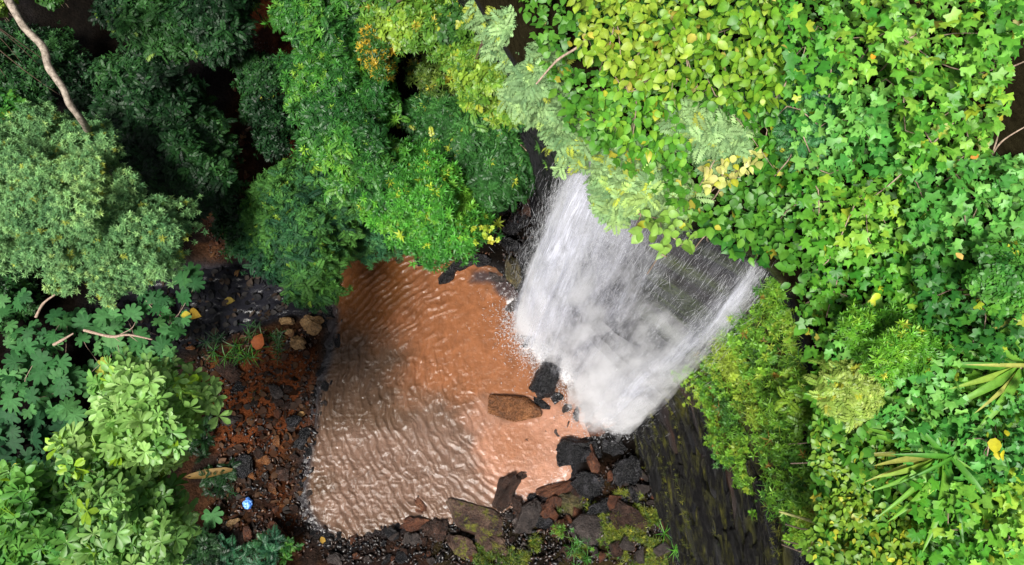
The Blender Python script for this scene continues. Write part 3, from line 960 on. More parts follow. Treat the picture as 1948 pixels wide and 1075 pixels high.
# mist hanging in the fall: a closed body round the falling sheet
def mist_material(dens, scale, lo):
    m, nt, nd, lk, out = new_mat('mist')
    tc = nd.new('ShaderNodeNewGeometry')
    mp = N(nt, 'ShaderNodeMapping', Scale=(1.0, 1.0, .22))
    lk.new(tc.outputs['Position'], mp.inputs['Vector'])
    nz = N(nt, 'ShaderNodeTexNoise', Scale=scale, Detail=4.0, Roughness=.62)
    lk.new(mp.outputs[0], nz.inputs['Vector'])
    mr = N(nt, 'ShaderNodeMapRange', From_Min=lo, From_Max=.72, To_Min=0.0, To_Max=dens)
    lk.new(nz.outputs['Fac'], mr.inputs['Value'])
    v = nd.new('ShaderNodeVolumePrincipled')
    v.inputs['Color'].default_value = (.97, .97, .985, 1)
    v.inputs['Anisotropy'].default_value = .1
    lk.new(mr.outputs[0], v.inputs['Density'])
    lk.new(v.outputs[0], out.inputs['Volume'])
    return m


fdir = np.array([-.62, -.78, 0.0])


def mist_body(s0, s1, u0, u1, thick, dens, grow=.6, scale=1.5, lo=.38, seed=1):
    """a closed lens of mist hugging the falling sheet, thinning to nothing at its edges"""
    ms, mu = 24, 24
    sg, ug = np.meshgrid(np.linspace(0, 1, ms), np.linspace(0, 1, mu))
    sg, ug = sg.ravel(), ug.ravel()
    prof = np.clip(np.sin(sg * math.pi), 0, 1) ** 1.4 * np.clip(np.minimum(ug * 4, 1), .02, 1) * np.clip((1.02 - ug) * 6, .15, 1)
    mc = fall_pos(np.clip(s0 + (s1 - s0) * sg + .03 * fbm(p3(sg * 3, ug * 7, seed), 2, seed + 9), 0, 1), u0 + (u1 - u0) * ug)
    mc += p3(.35 * vnoise(p3(sg * 4, ug * 6, seed + .5), 3), .35 * vnoise(p3(sg * 4, ug * 6, seed + 7.5), 4), 0) * ug[:, None]
    w_ = thick * (1 - grow + grow * ug) * prof * (1 + .4 * fbm(p3(sg * 5, ug * 5, seed), 2, seed)) + .01
    front = mc + fdir * w_[:, None]; back = mc - fdir * (w_ * .7)[:, None]
    front[:, 2] = np.maximum(front[:, 2], .06); back[:, 2] = np.maximum(back[:, 2], .04)
    mV = np.vstack([front, back]); gi = np.arange(ms * mu).reshape(mu, ms); o2 = ms * mu
    mF = []
    for j in range(mu - 1):
        for i in range(ms - 1):
            a, b, c, d = gi[j, i], gi[j, i + 1], gi[j + 1, i + 1], gi[j + 1, i]
            mF += [(a, d, c, b), (a + o2, b + o2, c + o2, d + o2)]
    for j in range(mu - 1):
        for i, fl in ((0, 1), (ms - 1, 0)):
            a, d = gi[j, i], gi[j + 1, i]
            mF.append((a, a + o2, d + o2, d) if fl else (a, d, d + o2, a + o2))
    for i in range(ms - 1):
        for j, fl in ((0, 0), (mu - 1, 1)):
            a, b = gi[j, i], gi[j, i + 1]
            mF.append((a, a + o2, b + o2, b) if fl else (a, b, b + o2, a + o2))
    o = link('mist', mesh_np('mist', local(mV, fall_root), np.array(mF), smooth=True), mist_material(dens, scale, lo), fall_root)
    o['kind'] = 'stuff'


mist_body(-.06, .30, .04, 1.0, 1.1, 1.3, .5, 2.1, .38, 1)
mist_body(.16, .62, .10, 1.0, 1.0, .65, .6, 2.0, .45, 2)
mist_body(.88, 1.04, .02, 1.0, .7, 1.1, .75, 2.2, .40, 3)
mist_body(.50, 1.06, .40, 1.0, 1.5, 1.0, .6, 1.8, .44, 4)
mist_body(.40, 1.14, .66, 1.0, 2.0, .9, .6, 1.5, .42, 6)


# ------------------------------------------------------------------ rocks
def rock_mesh(name, seed, dims, npts=18, cuts=2, rough=.09, flat=.25, freq=2.0):
    """angular broken stone: convex hull of scattered points, subdivided and weathered"""
    rs = random.Random(seed)
    bm = bmesh.new()
    for i in range(npts):
        z = rs.uniform(-1, 1); a = rs.uniform(0, 2 * math.pi); r = math.sqrt(1 - z * z)
        k = rs.uniform(.82, 1.0)
        x, y = r * math.cos(a) * k, r * math.sin(a) * k
        m = max(abs(x), abs(y)) / (math.hypot(x, y) + 1e-6)
        s = 1 + flat * (1 / max(m, .72) - 1)
        bm.verts.new((x * s, y * s, max(-.7, min(.75, z * 1.05)) * k))
    res = bmesh.ops.convex_hull(bm, input=bm.verts)
    bmesh.ops.delete(bm, geom=[g for g in set(res['geom_interior'] + res['geom_unused']) if isinstance(g, bmesh.types.BMVert)], context='VERTS')
    bmesh.ops.dissolve_limit(bm, angle_limit=.12, verts=bm.verts, edges=bm.edges)
    bmesh.ops.triangulate(bm, faces=bm.faces)
    if cuts:
        bmesh.ops.bevel(bm, geom=list(bm.edges), offset=.05, segments=1, affect='EDGES', clamp_overlap=True)
        bmesh.ops.triangulate(bm, faces=bm.faces)
        bmesh.ops.subdivide_edges(bm, edges=bm.edges, cuts=cuts, use_grid_fill=True)
        bmesh.ops.triangulate(bm, faces=bm.faces)
    off = Vector((seed * 3.17 % 50, seed * 1.31 % 50, seed * .73 % 50))
    for v in bm.verts:
        n = v.co.normalized()
        d = mnoise.fractal(v.co * freq + off, .9, 2.1, 4) * rough + mnoise.noise(v.co * freq * 3.5 + off) * rough * .45
        v.co += n * d
    for v in bm.verts:
        v.co.x *= dims[0] / 2; v.co.y *= dims[1] / 2; v.co.z *= dims[2] / 2
    me = bpy.data.meshes.new(name)
    bm.to_mesh(me); bm.free()
    if cuts:
        me.polygons.foreach_set('use_smooth', np.ones(len(me.polygons), bool))
        me.set_sharp_from_angle(angle=R(38))
    return me


def rock(px, py, lpx, wpx, ang, hgt, mat, label, cat='rock', name='rock', z=None, group=None, tilt=(0, 0), npts=17, rough=.2, cuts=3, lift=.25, flat=.3):
    """ang: degrees counter-clockwise in the picture of the long side"""
    p = at(px, py, 0)
    if z is None:
        g = ground_h(p[0], p[1])[0][0]
        z = max(g, -.08)
        p = at(px, py, z)
    else:
        p = at(px, py, z)
    m = mpp(z)
    me = rock_mesh(name, int(px * 7 + py * 13), (lpx * m * 1.12, wpx * m * 1.12, hgt), npts, cuts, rough, flat)
    o = link(name, me, mat)
    o.location = (p[0], p[1], z + hgt * lift)
    o.rotation_euler = (R(tilt[0]), R(tilt[1]), R(ang))
    tag(o, label, cat, group)
    return o


ROCKS = [
    # px, py, len, wid, angle, height, mat, label, name, extras
    (978, 777, 108, 46, -4, .62, M_ROCK_BROWN, 'wet golden brown slab of rock lying in the middle of the pool', 'boulder', dict(npts=14, flat=.8, rough=.05)),
    (1038, 722, 86, 54, 62, 1.7, M_ROCK_BLACK, 'pointed black boulder at the foot of the white water', 'boulder', dict(npts=12, tilt=(12, -8))),
    (1030, 769, 40, 15, -35, .3, M_ROCK_BLACK, 'slim black splinter of rock beside the golden brown slab', 'rock', {}),
    (1055, 758, 36, 22, 5, .35, M_ROCK_BLACK, 'small black stone just below the pointed black boulder', 'rock', {}),
    (1078, 778, 26, 20, 70, .25, M_ROCK_GREY, 'grey wet stone among the black shards by the falls', 'rock', {}),
    (1095, 787, 34, 15, 92, .3, M_ROCK_BLACK, 'upright black block in the shallow water near the spray', 'rock', {}),
    (1038, 820, 30, 11, -72, .18, M_ROCK_BLACK, 'thin black stick of rock standing in pink water', 'rock', dict(flat=.9)),
    (1061, 826, 24, 14, -60, .2, M_ROCK_GREY, 'stubby grey striped stone beside the thin curved black one', 'rock', {}),
    (1077, 812, 44, 9, 68, .18, M_ROCK_BLACK, 'thin curved black splinter of rock in pink water', 'rock', {}),
    (1002, 836, 15, 13, 40, .2, M_ROCK_RED, 'little dark red stone alone in the pink shallows', 'rock', dict(npts=8)),
    (1122, 770, 60, 30, 55, .5, M_ROCK_BLACK, 'black rock half hidden in the spray above the pink water', 'rock', {}),
    (1118, 797, 34, 26, 60, .4, M_ROCK_RED, 'rusty rock at the edge of the spray', 'rock', {}),
    (1135, 818, 36, 24, 20, .4, M_ROCK_RED, 'reddish wet rock where the right stream lands', 'rock', {}),
    (1098, 866, 74, 48, -8, .8, M_ROCK_BLACK, 'large black cracked boulder beside the pink shallows', 'boulder', dict(npts=13)),
    (1126, 874, 52, 18, -78, .6, M_ROCK_RED, 'rust coloured shard leaning on the large black boulder', 'rock', {}),
    (987, 907, 46, 18, 32, .3, M_ROCK_DARKRED, 'dark jagged rock in the painted white sheen near the bank', 'rock', dict(rough=.14)),
    (1045, 906, 10, 9, 0, .14, M_ROCK_GREY, 'tiny grey stone in the painted white sheen near the bank', 'rock', {}),
    (925, 926, 8, 7, 0, .12, M_ROCK_BLACK, 'tiny black stone in calm pink water', 'rock', {}),
    (956, 955, 88, 34, 68, 1.0, M_ROCK_DARKRED, 'tall pointed dark boulder at the edge of the painted white sheen', 'boulder', dict(npts=12, tilt=(0, -12))),
    (988, 975, 50, 28, -60, .7, M_ROCK_DARKRED, 'craggy dark rock right of the tall pointed boulder', 'rock', dict(rough=.14)),
    (1013, 947, 17, 14, 10, .3, M_ROCK_BLACK, 'small black lump between painted white sheen and bank', 'rock', {}),
    (1054, 932, 56, 34, 25, .6, M_ROCK_RED, 'orange brown ribbed rock on the bank beside the painted white sheen', 'rock', {}),
    (1000, 985, 56, 44, 20, .8, M_ROCK_GREY, 'rounded purple grey boulder behind the painted white sheen', 'boulder', dict(npts=24)),
    (1050, 975, 48, 36, 40, .6, M_ROCK_RED, 'squat orange brown rock on the lower bank', 'rock', {}),
    (1022, 968, 18, 16, 0, .3, M_ROCK_RED, 'small pink stone wedged between the bank boulders', 'rock', {}),
    (905, 992, 112, 54, -22, 1.0, M_ROCK_MOSSY, 'biggest bank boulder with dark top and mossy yellow side', 'boulder', dict(npts=16, rough=.1)),
    (876, 1046, 60, 44, -20, .7, M_ROCK_MOSSY, 'moss covered rock below the biggest bank boulder', 'rock', {}),
    (940, 1040, 70, 34, -35, .6, M_ROCK_MOSSY, 'long mossy stone at the foot of the biggest bank boulder', 'rock', {}),
    (800, 958, 60, 30, -55, .55, M_ROCK_RED, 'orange slab sloping into the ripples of the lower shore', 'rock', dict(npts=14, flat=.7)),
    (792, 935, 34, 22, -60, .4, M_ROCK_GREY, 'grey tip of rock above the orange shore slab', 'rock', {}),
    (846, 976, 16, 14, 0, .3, M_ROCK_BLACK, 'black stone stuck to the corner of the biggest bank boulder', 'rock', {}),
    (824, 1012, 44, 34, 40, .5, M_ROCK_DARKRED, 'round brown rock left of the biggest bank boulder', 'rock', dict(npts=22)),
    (790, 995, 40, 22, 15, .4, M_ROCK_RED, 'flat rusty stone along the lower shore', 'rock', {}),
    (785, 1030, 30, 24, 0, .35, M_ROCK_GREY, 'grey stone on the lower gravel near the shore', 'rock', {}),
    (1122, 1010, 60, 48, 10, .8, M_ROCK_GREY, 'smooth domed grey boulder on the lower bank', 'boulder', dict(npts=30, rough=.03)),
    (1062, 1000, 30, 20, 30, .35, M_ROCK_RED, 'pinkish wedge of stone left of the domed grey boulder', 'rock', {}),
    (1160, 960, 70, 26, 15, .5, M_ROCK_BLACK, 'long black rock above the domed grey boulder', 'rock', {}),
    (1090, 960, 60, 44, 0, .6, M_ROCK_OLIVE, 'olive slimed rock between orange rock and black rock', 'rock', {}),
    (1130, 925, 80, 36, -12, .6, M_ROCK_BLACK, 'broad black wet rock under the large cracked boulder', 'rock', {}),
    (1195, 900, 60, 40, 50, .8, M_ROCK_BLACK, 'black block at the base of the cliff strata', 'rock', {}),
    (1215, 940, 30, 24, 0, .4, M_ROCK_GREY, 'blue grey stone tucked against the cliff base', 'rock', {}),
    (1205, 990, 70, 34, -40, .6, M_ROCK_DARKRED, 'dark red broken rock by the cliff base', 'rock', {}),
    (1165, 850, 50, 34, -20, .6, M_ROCK_BLACK, 'black rock under the falling edge of the spray', 'rock', {}),
    # upper shore
    (848, 532, 62, 26, 52, .5, M_ROCK_BLACK, 'glossy black ledge splitting the upper ripples', 'rock_ledge', dict(npts=18, rough=.12)),
    (838, 558, 50, 18, 12, .22, M_ROCK_BLACK, 'low end of the glossy black ledge in the ripples', 'rock_ledge', dict(lift=.05)),
    (880, 505, 56, 24, 8, .5, M_ROCK_BLACK, 'black wet rock along the upper shore by the yellow sprig', 'rock', dict(rough=.12)),
    (918, 500, 44, 28, -15, .5, M_ROCK_BLACK, 'black rock between the yellow sprig and the dark alcove', 'rock', dict(rough=.12)),
    (945, 530, 46, 20, -35, .3, M_ROCK_GREY, 'flat grey rock at the pool edge left of the falls', 'rock', {}),
    (985, 580, 50, 22, 25, .4, M_ROCK_GREY, 'smooth grey ledge touching the left edge of the falls', 'rock', dict(npts=24)),
    (1000, 655, 22, 16, 60, .3, M_ROCK_BLACK, 'small black stone in the froth left of the falls', 'rock', {}),
    (760, 497, 22, 17, 0, .3, M_ROCK_OLIVE, 'round olive black stone in the orange upper shallows', 'rock', dict(npts=24)),
    (797, 500, 34, 18, -20, .35, M_ROCK_BLACK, 'angular black stone in the orange upper shallows', 'rock', {}),
    (787, 516, 22, 12, 5, .22, M_ROCK_BLACK, 'small black stone with ripples breaking on its edge', 'rock', {}),
    (712, 497, 30, 14, 20, .2, M_ROCK_DARKRED, 'half sunk dark stone in the upper left ripples', 'rock', dict(lift=.05)),
    (778, 478, 24, 18, 30, .3, M_ROCK_RED, 'rusty stone on the upper shore under the bright bush', 'rock', {}),
    (826, 484, 30, 18, -10, .35, M_ROCK_DARKRED, 'dark rusty rock on the upper shore beside the black ledge', 'rock', {}),
    (840, 497, 22, 16, 0, .25, M_ROCK_RED, 'orange stone at the head of the black ledge', 'rock', {}),
    (676, 468, 20, 26, 0, .4, M_ROCK_RED, 'upright orange stone between two dark teal bushes', 'rock', {}),
    (692, 456, 18, 34, 0, .45, M_ROCK_RED, 'taller orange stone behind the upright orange one', 'rock', {}),
    (660, 455, 18, 16, 0, .35, M_ROCK_DARKRED, 'dark red stone in the gap between teal bushes', 'rock', {}),
    # left bank
    (592, 618, 44, 40, 60, .5, M_ROCK_TAN, 'big tan cracked stone on the left bank near the ripples', 'boulder', dict(npts=14)),
    (546, 614, 32, 20, 5, .3, M_ROCK_TAN, 'low tan stone beside the big tan cracked one', 'rock', {}),
    (568, 653, 32, 24, -10, .3, M_ROCK_TAN, 'smooth tan stone just below the big cracked one', 'rock', dict(npts=24)),
    (552, 632, 20, 12, 0, .2, M_ROCK_TAN, 'small tan pebble between the three tan stones', 'rock', {}),
    (440, 707, 60, 34, -30, .35, M_ROCK_DARKRED, 'flat dark red slab on the left bank by the rosette shrub', 'rock', {}),
    (437, 800, 40, 24, 0, .25, M_ROCK_GREY, 'flat grey stone on red soil of the left bank', 'rock', {}),
    (398, 823, 18, 16, 0, .25, M_ROCK_RED, 'round pink stone beside the rosette shrub', 'rock', dict(npts=24)),
    (525, 745, 36, 22, -30, .3, M_ROCK_GREY, 'blue grey stone on the red soil patch', 'rock', {}),
    (455, 735, 26, 20, 0, .3, M_ROCK_BLACK, 'black stone above the red soil patch', 'rock', {}),
    (530, 1012, 62, 32, -35, .35, M_ROCK_RED, 'flat brown slab near the bottom edge of the left bank', 'rock', dict(flat=.9, npts=12)),
    (448, 1035, 44, 44, 20, .35, M_ROCK_DARKRED, 'square dark rusty block above the bottom ferns', 'rock', dict(flat=.9, npts=12)),
    (445, 995, 24, 20, 10, .25, M_ROCK_TAN, 'tan stone below the blue plastic bag', 'rock', {}),
    (430, 1000, 18, 10, -60, .2, M_ROCK_GREY, 'pale narrow stone below the blue plastic bag', 'rock', {}),
    (470, 1015, 26, 22, 70, .3, M_ROCK_RED, 'brown wedge stone between bag and bottom ferns', 'rock', {}),
    (636, 1062, 40, 20, -10, .3, M_ROCK_GREY, 'grey flat stone at the bottom edge of the gravel', 'rock', {}),
    (465, 885, 44, 40, 30, .4, M_ROCK_BLACK, 'black boulder in shade above the blue plastic bag', 'rock', {}),
    (540, 900, 32, 24, -20, .3, M_ROCK_DARKRED, 'dark red stone on the bank beside the pool rim', 'rock', {}),
    (560, 800, 30, 22, 30, .3, M_ROCK_BLACK, 'black stone at the pool rim beside red soil', 'rock', {}),
    (575, 835, 40, 26, 60, .3, M_ROCK_BLACK, 'larger black stone at the pool rim beside red soil', 'rock', {}),
    (622, 600, 36, 20, 70, .3, M_ROCK_BLACK, 'black stone where the dark stream leaves the pool', 'rock', {}),
]
for r in ROCKS:
    if r[1] > 850 and r[0] > 750:
        r = r[:2] + (r[2] * 1.2, r[3] * 1.25) + r[4:]
        r[9].setdefault('lift', .02)
    rock(*r[:7], r[7], 'boulder' if r[8] == 'boulder' else 'rock', r[8], **r[9])

# dark alcove left of the falls: stacked wet blocks against the cliff
for k, (px, py, l, w, a, z, lab) in enumerate([
        (985, 430, 60, 40, 30, 1.0, 'black glistening block in the dark alcove above the yellow sprig'),
        (1015, 400, 50, 40, -20, 2.2, 'rusty black block high in the dark alcove near the falls'),
        (960, 395, 56, 34, 10, 1.6, 'bluish black block under the overhanging green bush'),
        (1000, 345, 50, 36, 60, 3.6, 'dark red block at the top of the alcove'),
        (1040, 350, 40, 44, 40, 4.2, 'mossy dark block right beside the upper falls'),
        (1005, 490, 64, 40, 75, .8, 'tall black rock at the left foot of the falls'),
        (965, 470, 50, 36, 20, .8, 'black rock with bright glints below the alcove'),
        (975, 520, 40, 60, 5, .4, 'dark olive upright rock next to the flat grey rock'),
        (1030, 450, 40, 50, 20, 2.2, 'black rock directly behind the left edge of the falls')]):
    rock(px, py, l, w, a, 1.1, [M_ROCK_BLACK, M_ROCK_DARKRED, M_ROCK_BLACK, M_ROCK_DARKRED, M_ROCK_OLIVE, M_ROCK_BLACK, M_ROCK_BLACK, M_ROCK_OLIVE, M_ROCK_BLACK][k],
         lab, 'rock', 'rock', z=z, rough=.14, npts=16)

# slabs of the bedding standing proud of the cliff face
slab_meshes = [rock_mesh('slab', 900 + k, (1, 1, 1), 22, 2, .16, .3) for k in range(8)]
slab_mats = [M_SLAB] * 8
for me, mt in zip(slab_meshes, slab_mats):
    me.materials.append(mt)
nsl = 0
for t in range(4000):
    j = rng.integers(3, NF - 20); i = rng.integers(150, NS - 4)
    p = face[j, i]
    q = project(p)
    if not (1170 < q[0] < 1560 and 760 < q[1] < 1090): continue
    if poly_sd([q], [(1180, 860), (1240, 790), (1320, 780), (1420, 900), (1520, 960), (1560, 1100), (1250, 1100)])[0] > 0: continue
    tg = face[j, min(i + 2, NS - 1)] - face[j, i - 2]
    o = bpy.data.objects.new('slab', slab_meshes[rng.integers(8)])
    o.scale = (rng.uniform(.3, 1.6), rng.uniform(.12, .34), rng.uniform(.12, .34))
    o.location = p
    o.rotation_euler = (R(rng.uniform(-15, 15)), -math.atan2(tg[2], math.hypot(tg[0], tg[1])) + R(rng.uniform(-5, 5)), math.atan2(tg[1], tg[0]) + R(rng.uniform(-10, 10)))
    col.objects.link(o); o.parent = cliff
    nsl += 1
    if nsl >= 290: break

# loose stones on the banks, one object each
ST_VARS = []
for k, mt in enumerate([M_ROCK_RED, M_ROCK_DARKRED, M_ROCK_BLACK, M_ROCK_BROWN, M_ROCK_GREY, M_ROCK_TAN]):
    for v in range(2):
        me = rock_mesh('stone', 300 + 10 * k + v, (1, 1, 1), 14, 1, .05, .2)
        me.materials.append(mt); ST_VARS.append(me)
LEFT_BANK = [(350, 650), (480, 630), (610, 620), (600, 740), (590, 860), (570, 960), (600, 1060), (380, 1060), (420, 900), (400, 800), (370, 700)]
LOW_BANK = [(600, 1030), (740, 1018), (830, 1000), (1080, 950), (1180, 870), (1240, 900), (1300, 1072), (620, 1072)]
GULLY = [(390, 390), (470, 380), (470, 480), (400, 500)]
UPPER = [(650, 440), (760, 450), (880, 480), (940, 480), (900, 500), (780, 478), (660, 482)]
ALCOVE = [(930, 300), (1050, 290), (1040, 420), (1010, 540), (960, 500), (930, 400)]


def scatter(poly, n):
    poly = np.asarray(poly, float)
    lo, hi = poly.min(0), poly.max(0)
    out = np.empty((0, 2))
    while len(out) < n:
        c = lo + rng.random((n * 4, 2)) * (hi - lo)
        out = np.vstack([out, c[poly_sd(c, poly) < 0]])
    return out[:n]


LANDMARKS = [(473, 957, 'the blue plastic bag'), (490, 650, 'the orange fallen leaf'), (592, 618, 'the tan cracked stone'), (440, 707, 'the dark red slab'), (400, 900, 'the brown palm sheath'),
             (525, 745, 'the blue grey stone'), (575, 835, 'the black rim stones'), (530, 1012, 'the flat brown slab'), (448, 1035, 'the square rusty block'), (520, 860, 'the red soil patch'),
             (614, 1028, 'the small yellow leaf'), (700, 1050, 'the pool corner'), (785, 1030, 'the orange shore slab'), (905, 992, 'the biggest bank boulder'), (1000, 985, 'the purple grey boulder'),
             (1122, 1010, 'the domed grey boulder'), (1098, 866, 'the cracked black boulder'), (1215, 940, 'the cliff base'), (1250, 1060, 'the foot of the strata'),
             (680, 460, 'the teal bush'), (780, 470, 'the bright bush'), (880, 490, 'the black ledge'), (930, 440, 'the yellow sprig'), (985, 380, 'the dark alcove'), (1010, 500, 'the left foot of the falls')]
for poly, n, kinds, lab, grp in [
        (LEFT_BANK, 90, (0, 1, 2, 3, 6, 7, 8), '{} loose stone on the left bank near {}', 'stones on the left bank'),
        (LOW_BANK, 160, (0, 1, 2, 3, 4, 5, 8, 9), '{} broken stone on the lower bank near {}', 'stones on the lower bank'),
        (UPPER, 16, (0, 1, 2, 3), '{} stone on the upper shore near {}', 'stones on the upper shore'),
        (ALCOVE, 30, (2, 4, 5, 4), '{} wet stone on the dark slope near {}', 'stones beside the falls')]:
    for (px, py) in scatter(poly, n):
        p = at(px, py, .3)
        zz = ground_h(p[0], p[1])[0][0]
        p = at(px, py, zz)
        s = (8 + (30 if poly is LOW_BANK else 18) * rng.random() ** 2.4) * mpp(0)
        o = bpy.data.objects.new('stone', ST_VARS[kinds[rng.integers(len(kinds))]])
        o.scale = (s * rng.uniform(.9, 1.4), s * rng.uniform(.6, 1), s * rng.uniform(.4, .8))
        o.location = (p[0], p[1], zz + s * .12)
        o.rotation_euler = (R(rng.uniform(-25, 25)), R(rng.uniform(-25, 25)), rng.random() * 6.28)
        col.objects.link(o)
        cw = ('orange', 'dark red', 'black', 'brown', 'grey', 'tan')[ST_VARS.index(o.data) // 2]
        lm = min(LANDMARKS, key=lambda t: (t[0] - px) ** 2 + (t[1] - py) ** 2)
        tag(o, lab.format(('tiny', 'small', 'fist shaped')[int(min(2, s / mpp(0) / 8.5 - .9))] + ' ' + cw, lm[2]), 'stone', grp)

for k, (px, py) in enumerate(scatter([(648, 585), (662, 610), (640, 700), (622, 770), (616, 830), (598, 900), (592, 950), (612, 1000), (670, 1022), (740, 1006), (800, 985), (800, 1000), (740, 1020), (650, 1040),
                                     (580, 1015), (560, 950), (570, 880), (585, 810), (594, 750), (618, 680)], 34)):
    p = at(px, py, 0.02)
    s = (9 + 20 * rng.random() ** 2) * mpp(0)
    o = bpy.data.objects.new('stone', ST_VARS[(4, 5, 4, 8, 2)[k % 5]])
    o.scale = (s * rng.uniform(.9, 1.5), s * rng.uniform(.6, 1), s * rng.uniform(.4, .7))
    o.location = (p[0], p[1], .05); o.rotation_euler = (R(rng.uniform(-20, 20)), R(rng.uniform(-20, 20)), R(rng.uniform(40, 120)))
    col.objects.link(o)
    lm = min(LANDMARKS[:13], key=lambda t: (t[0] - px) ** 2 + (t[1] - py) ** 2)
    tag(o, ('slim ' if o.scale[1] < .62 * o.scale[0] else 'chunky ') + ('tiny ' if s < 12 * mpp(0) else 'larger ' if s > 18 * mpp(0) else 'small ') + ('black', 'black', 'black', 'grey', 'dark red')[k % 5] + ' stone in the pool rim near ' + lm[2], 'stone', 'stones in the pool rim')

# gravel between them: too many and too small to count
gm = rock_mesh('gravel_seed', 77, (1, 1, 1), 9, 0, .0, .2)
gm.calc_loop_triangles()
gv = np.array([v.co[:] for v in gm.vertices]); gt = np.array([t.vertices[:] for t in gm.loop_triangles])


def gravel_material():
    m, nt, nd, lk, out = new_mat('gravel')
    a = N(nt, 'ShaderNodeAttribute', attribute_name='Col')
    b = N(nt, 'ShaderNodeBsdfPrincipled', Roughness=.35)
    lk.new(a.outputs['Color'], b.inputs['Base Color'])
    geo = nd.new('ShaderNodeNewGeometry')
    nz = N(nt, 'ShaderNodeTexNoise', Scale=30.0, Detail=4.0)
    lk.new(geo.outputs['Position'], nz.inputs['Vector'])
    bp = N(nt, 'ShaderNodeBump', Strength=.5, Distance=.03)
    lk.new(nz.outputs['Fac'], bp.inputs['Height']); lk.new(bp.outputs[0], b.inputs['Normal'])
    lk.new(b.outputs[0], out.inputs['Surface'])
    return m


M_GRAVEL = gravel_material()
RIM = [(640, 590), (652, 600), (640, 690), (618, 760), (612, 830), (596, 890), (588, 950), (604, 1000), (660, 1030), (650, 1042), (585, 1015), (562, 950), (574, 880), (590, 810), (596, 750), (620, 680)]
GPAL = np.array([(.06, .02, .008), (.032, .012, .006), (.02, .011, .008), (.008, .008, .010), (.08, .04, .02), (.025, .02, .018), (.010, .008, .008)])
gp, gc, gs = [], [], []
for poly, n, pal, smin, smax in [(LEFT_BANK, 1900, (0, 1, 1, 2, 2, 3, 3, 4, 5, 6), 2.5, 13), (LOW_BANK, 3000, (2, 1, 2, 2, 2, 3, 3, 5, 6, 6, 6), 2.5, 15), (UPPER, 500, (0, 0, 4, 1), 2.5, 7),
                                 (RIM, 260, (3, 3, 6, 6, 5, 2), 3, 18), (ALCOVE, 1500, (3, 6, 1, 2), 3, 9), (GULLY, 500, (0, 1, 2), 2.5, 7),
                                 ([(470, -20), (550, -20), (600, 330), (690, 470), (640, 470), (560, 340), (500, 150)], 1200, (0, 1, 2), 2.5, 7)]:
    pxy = scatter(poly, n)
    w = at(pxy[:, 0], pxy[:, 1], .2)
    zz = ground_h(w[:, 0], w[:, 1])[0]
    w = at(pxy[:, 0], pxy[:, 1], zz)
    gp.append(w); gc.append(GPAL[np.array(pal)[rng.integers(len(pal), size=n)]] * rng.uniform(.6, 1.4, (n, 1)))
    gs.append((smin + (smax - smin) * rng.random(n) ** 2) * mpp(0))
gp, gc, gs = np.vstack(gp), np.vstack(gc), np.concatenate(gs)


def rand_rot(n, tilt=.5):
    a, b, c = rng.normal(size=n) * tilt, rng.normal(size=n) * tilt, rng.random(n) * 2 * math.pi
    ca, sa, cb_, sb_, cc, sc2 = np.cos(a), np.sin(a), np.cos(b), np.sin(b), np.cos(c), np.sin(c)
    one, zer = np.ones(n), np.zeros(n)
    Rx = np.stack([one, zer, zer, zer, ca, -sa, zer, sa, ca], -1).reshape(n, 3, 3)
    Ry = np.stack([cb_, zer, sb_, zer, one, zer, -sb_, zer, cb_], -1).reshape(n, 3, 3)
    Rz = np.stack([cc, -sc2, zer, sc2, cc, zer, zer, zer, one], -1).reshape(n, 3, 3)
    return Rz @ Ry @ Rx


ng = len(gp)
Rg = rand_rot(ng)
sv = gv[None] * (gs[:, None] * rng.uniform(.6, 1.2, (ng, 3)) * np.array([1.15, .9, .6]))[:, None, :]
GVv = np.einsum('nij,nkj->nki', Rg, sv) + (gp + np.array([0, 0, 1]) * (gs * .15)[:, None])[:, None]
GFf = (gt[None] + len(gv) * np.arange(ng)[:, None, None]).reshape(-1, 3)
o = link('gravel', mesh_np('gravel', GVv.reshape(-1, 3), GFf, np.repeat(gc, len(gv), 0)), M_GRAVEL)
tag(o, 'dark red and black gravel scattered over both banks', 'gravel', None, 'stuff')


# ------------------------------------------------------------------ leaf and twig shapes (length along +X, upper side +Z)
def blade(stations, fold=.18, droop=.25, twist=0.0):
    """stations: (x, half width); a leaf folded at its midrib and bent down towards the tip"""
    V, C, rows = [], [], []
    for (x, w) in stations:
        z = -droop * x * x
        if w < 1e-4:
            rows.append([len(V)]); V.append((x, 0, z)); C.append(1.05)
        else:
            k = len(V)
            a = twist * x
            V += [(x, -w, z + fold * w + a * w), (x, 0, z), (x, w, z + fold * w - a * w)]
            C += [.95, 1.12, .95]
            rows.append([k, k + 1, k + 2])
    T = []
    for a, b in zip(rows[:-1], rows[1:]):
        if len(a) == 1 and len(b) == 3:
            T += [(a[0], b[0], b[1]), (a[0], b[1], b[2])]
        elif len(a) == 3 and len(b) == 1:
            T += [(a[0], b[0], a[1]), (a[1], b[0], a[2])]
        else:
            for i in (0, 1):
                T += [(a[i], b[i], b[i + 1]), (a[i], b[i + 1], a[i + 1])]
    return np.array(V, float), np.array(T), np.array(C)


